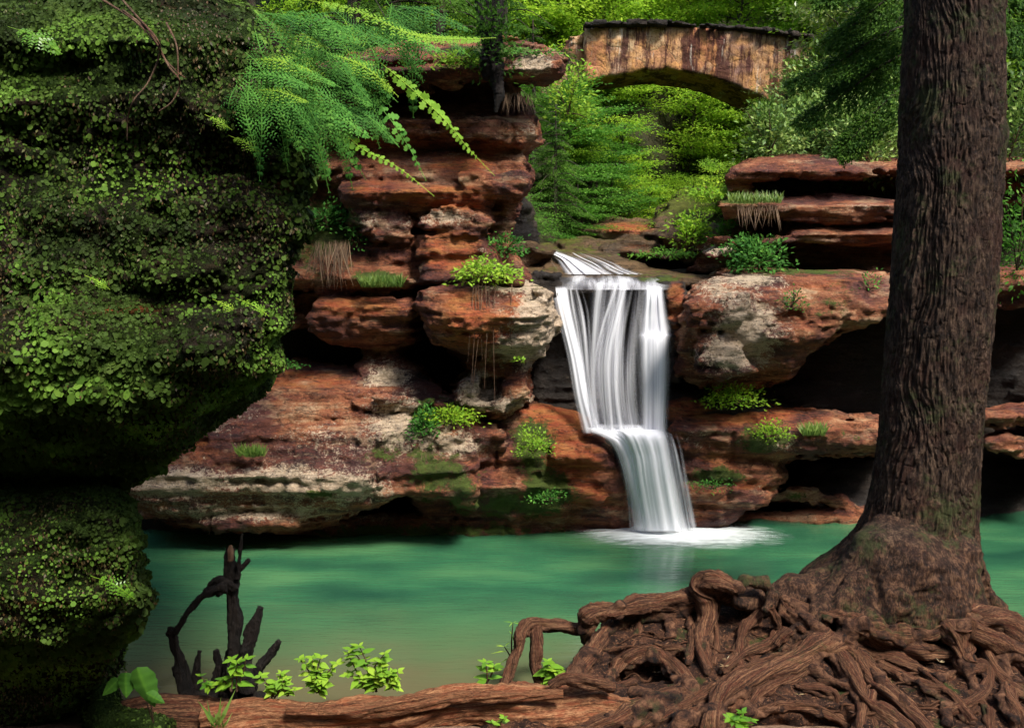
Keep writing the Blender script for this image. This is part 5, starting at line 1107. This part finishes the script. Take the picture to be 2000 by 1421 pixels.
# undergrowth on the gorge slopes
GU = 'leafy undergrowth on the gorge slopes'
MID = [c for c in protos[3].children if c.name.startswith('crown')][0].data.copy(); MID.materials[0] = M['leaf_mid']
for k in range(34):
    u = 1060+k*15; Y = 28.8+(k*7 % 6)*.9
    o = plant(protos[3], u+rt.uniform(-15, 15), 300, Y, rt.uniform(.55, .85), rt.uniform(0, 6.28), 'low bright leafy bush on the hillside seen through the bridge arch', 'bush', 'bushes on the hillside behind the arch')
    o.scale = (o.scale[0]*rt.uniform(1, 1.3), o.scale[1], o.scale[2]*rt.uniform(.7, 1.1)); o.rotation_euler[0] = rt.uniform(-.15, .15)
UG = [(u_, y_) for y_ in (17.6, 19, 20.5, 22, 23.5, 25.2, 26.8) for u_ in range(1010, 1440, 62)]
for k, (u, Y) in enumerate(UG):
    u = u+rt.uniform(-25, 25); x = float(at(u, 300, Y)[0]); zz = float(ground_z(np.array([x]), np.array([Y]))[0])
    if Y < 21 and abs(x-(1.7+(Y-17)*.4)) < .85: continue
    if Y < 24 and 1145 < u < 1400 and Y > 20.6: Y -= .0
    o = plant(protos[3], u, 300, Y+rt.uniform(-.4, .4), rt.uniform(.16, .28), rt.uniform(0, 6.28), 'leafy bush growing on the slope above the stream under the bridge', 'bush', GU)
    o.scale = (o.scale[0]*rt.uniform(1, 1.7), o.scale[1]*1.3, o.scale[2]*rt.uniform(.6, 1)); o.rotation_euler[0] = rt.uniform(-.25, .25); o.rotation_euler[1] = rt.uniform(-.25, .25)
    if u < 1230:
        for c in o.children:
            if c.name.startswith('crown'): c.data = MID
for k in range(22):
    u = 1560+rt.uniform(0, 460); Y = rt.uniform(16.9, 20)
    plant(protos[3], u, 300, Y, rt.uniform(.22, .34) if u < 1640 else rt.uniform(.3, .5), rt.uniform(0, 6.28), 'leafy bush growing on the right bank above the flat rock ledges', 'bush', 'bushes above the right rock ledges')
for k in range(20):
    u = (900, 1560)[k % 2]+rt.uniform(0, 200 if k % 2 == 0 else 500); Y = rt.uniform(27, 30)
    plant(protos[rt.choice([1, 3])], u, 300, Y, rt.uniform(.6, 1.0), rt.uniform(0, 6.28), 'leafy bright green forest tree standing beyond the stone bridge', 'tree', GF)
# unseen leaning tree added above the frame to throw dappled shade on the cliff
for (x, y, z, ry, s_, k, lab) in ((-3.6, 8.9, 6.6, .50, .72, 0, 'leaning tree rooted above the mossy wall, its crown over the pool'),):
    o = copy_tree(protos[k]); o.location = (x, y, z); o.rotation_euler = (-.05, ry, 0); o.scale = (s_,)*3; tag(o, lab, 'tree', 'added shade trees out of view'); o.name = 'tree'
for (u, Y, s_, k_) in ((1130,19.6,.34,1),(1165,20.6,.36,1),(1200,21.2,.34,1),(1235,22,.34,0),(1265,22.8,.32,0),(1150,22.6,.42,1),(1210,24,.42,0),(1290,24.2,.36,0),(1095,20.8,.4,1),(1330,23,.28,0),(1250,19.8,.2,0)):
    o = plant(protos[3], u, 300, Y, s_, rt.uniform(0, 6.28), 'leafy bush growing on the slope above the stream under the bridge', 'bush', GU)
    o.scale = (s_*rt.uniform(1.2, 1.7), s_*1.4, s_*rt.uniform(.7, 1)); o.rotation_euler[1] = rt.uniform(-.2, .2)
    if k_:
        for c in o.children:
            if c.name.startswith('crown'): c.data = MID
# dark trunk rising from the top slab
dt = empty('dark_tree', at(955, 190, 12.6)); tag(dt, 'dark slender trunk rising past the top slab of the cliff to the top edge', 'tree')
px('trunk', [(966,150,20),(962,100,17),(958,40,19),(950,-40,20),(948,-120,20)], 12.0, dt, 'snag_wood', 14)
px('limb', [(965,120,14),(975,180,9),(968,220,3)], 11.95, dt, 'snag_wood', 10)
P, t, nr_, sz, r = shrub_data(900, .35, 1.0, .3, 14, .07); bs = at(955, 110, 11.9)
leaves('foliage', P+bs, t, nr_, sz, M['needle'], 'diamond', dt, rnd=r*.5)
# hemlock boughs of the big tree in front of the bridge
def bough(pts, n, wpx, parent, mat='needle'):
    a = np.asarray(pts, float); W = at(a[:, 0], a[:, 1], a[:, 2]); m = 60; c = catmull(W, m); T = unit(np.gradient(c, axis=0)); s = 12*1.0/F
    side = unit(np.cross(T, [0, -.6, .8])); k = rng.integers(4, m, n); t = k/m; wd = wpx*a[:, 2].mean()/F*(1.15-t)**.7
    nt = 13; tw = (rng.integers(0, nt, n)/nt); sg = rng.choice([-1, 1], n)
    f = rng.random(n); k2 = np.clip((np.floor(t*16)/16*m).astype(int)+2, 0, m-1)    # twigs leave the bough at fixed stations
    lat = f*wd; Pp = c[k2]+side[k2]*(sg*lat)[:, None]+T[k2]*(lat*.55)[:, None]; Pp[:, 2] -= lat*.25+.02*rng.random(n)
    Pp += rng.normal(size=(n, 3))*.022
    tip = side[k2]*sg[:, None]*.6+T[k2]*.8+rng.normal(size=(n, 3))*.5
    leaves('needles', Pp, tip, rng.normal(size=(n, 3))*.3+[0, -.5, .9], rng.uniform(.02, .05, n), M[mat], 'diamond', parent, rnd=rng.random(n)*.9)
    return tubes('bough', [(c[::6], np.linspace(.02, .004, len(c[::6])))], M['far_bark'], parent, segs=6, ridge=0, knots=.1)
BG = [[(1800,40,9.5),(1720,70,9.6),(1640,120,9.7),(1545,165,9.8)],[(1800,-60,9.4),(1730,0,9.5),(1680,40,9.6),(1620,80,9.7)],[(1800,90,9.6),(1720,130,9.7),(1640,190,9.8),(1560,240,9.9)],[(1780,-80,9.2),(1720,-60,9.3),(1670,-30,9.3),(1600,0,9.4)],[(1800,-20,9.7),(1740,60,9.8),(1690,130,9.9),(1620,170,10)],
      [(1930,-60,9.2),(1960,0,9.2),(1990,70,9.2),(2030,140,9.2)],[(1940,-90,9.4),(2000,-20,9.4),(2060,60,9.4)],[(1800,150,10.4),(1740,190,10.5),(1690,240,10.6),(1640,300,10.7)]]
for b_ in BG: bough(b_, 5200, 55, tree)
print('plants done', time.time()-T0)
# ------------------------------------------------------------------ light and sky
sc = bpy.context.scene
w = bpy.data.worlds.new('World'); sc.world = w; w.use_nodes = True; nt = w.node_tree; nt.nodes.clear()
sky = nt.nodes.new('ShaderNodeTexSky'); sky.sky_type = 'NISHITA'; sky.sun_disc = False
EL, AZ = math.radians(55), math.radians(143)      # azimuth clockwise from +Y
sky.sun_elevation = EL; sky.sun_rotation = AZ; sky.air_density = 1.0; sky.dust_density = 2.0
bg = nt.nodes.new('ShaderNodeBackground'); bg.inputs[1].default_value = .125; out = nt.nodes.new('ShaderNodeOutputWorld')
nt.links.new(sky.outputs[0], bg.inputs[0]); nt.links.new(bg.outputs[0], out.inputs[0])
sd = bpy.data.lights.new('sun', 'SUN'); sd.energy = 3.2; sd.angle = math.radians(14); sd.color = (1, .95, .86)
so = bpy.data.objects.new('sun', sd); C.objects.link(so)
dirv = Vector((math.sin(AZ)*math.cos(EL), math.cos(AZ)*math.cos(EL), math.sin(EL)))
so.rotation_euler = dirv.to_track_quat('Z', 'Y').to_euler()
so.location = (0, 0, 30)
sc.render.engine = 'CYCLES'
sc.cycles.max_bounces = 8; sc.cycles.transparent_max_bounces = 24
sc.view_settings.view_transform = 'Standard'; sc.view_settings.look = 'None'; sc.view_settings.exposure = 1.25; sc.view_settings.gamma = 1
sc.render.resolution_x = 1024; sc.render.resolution_y = 727
print('built in', time.time()-T0, 'objects', len(bpy.data.objects))
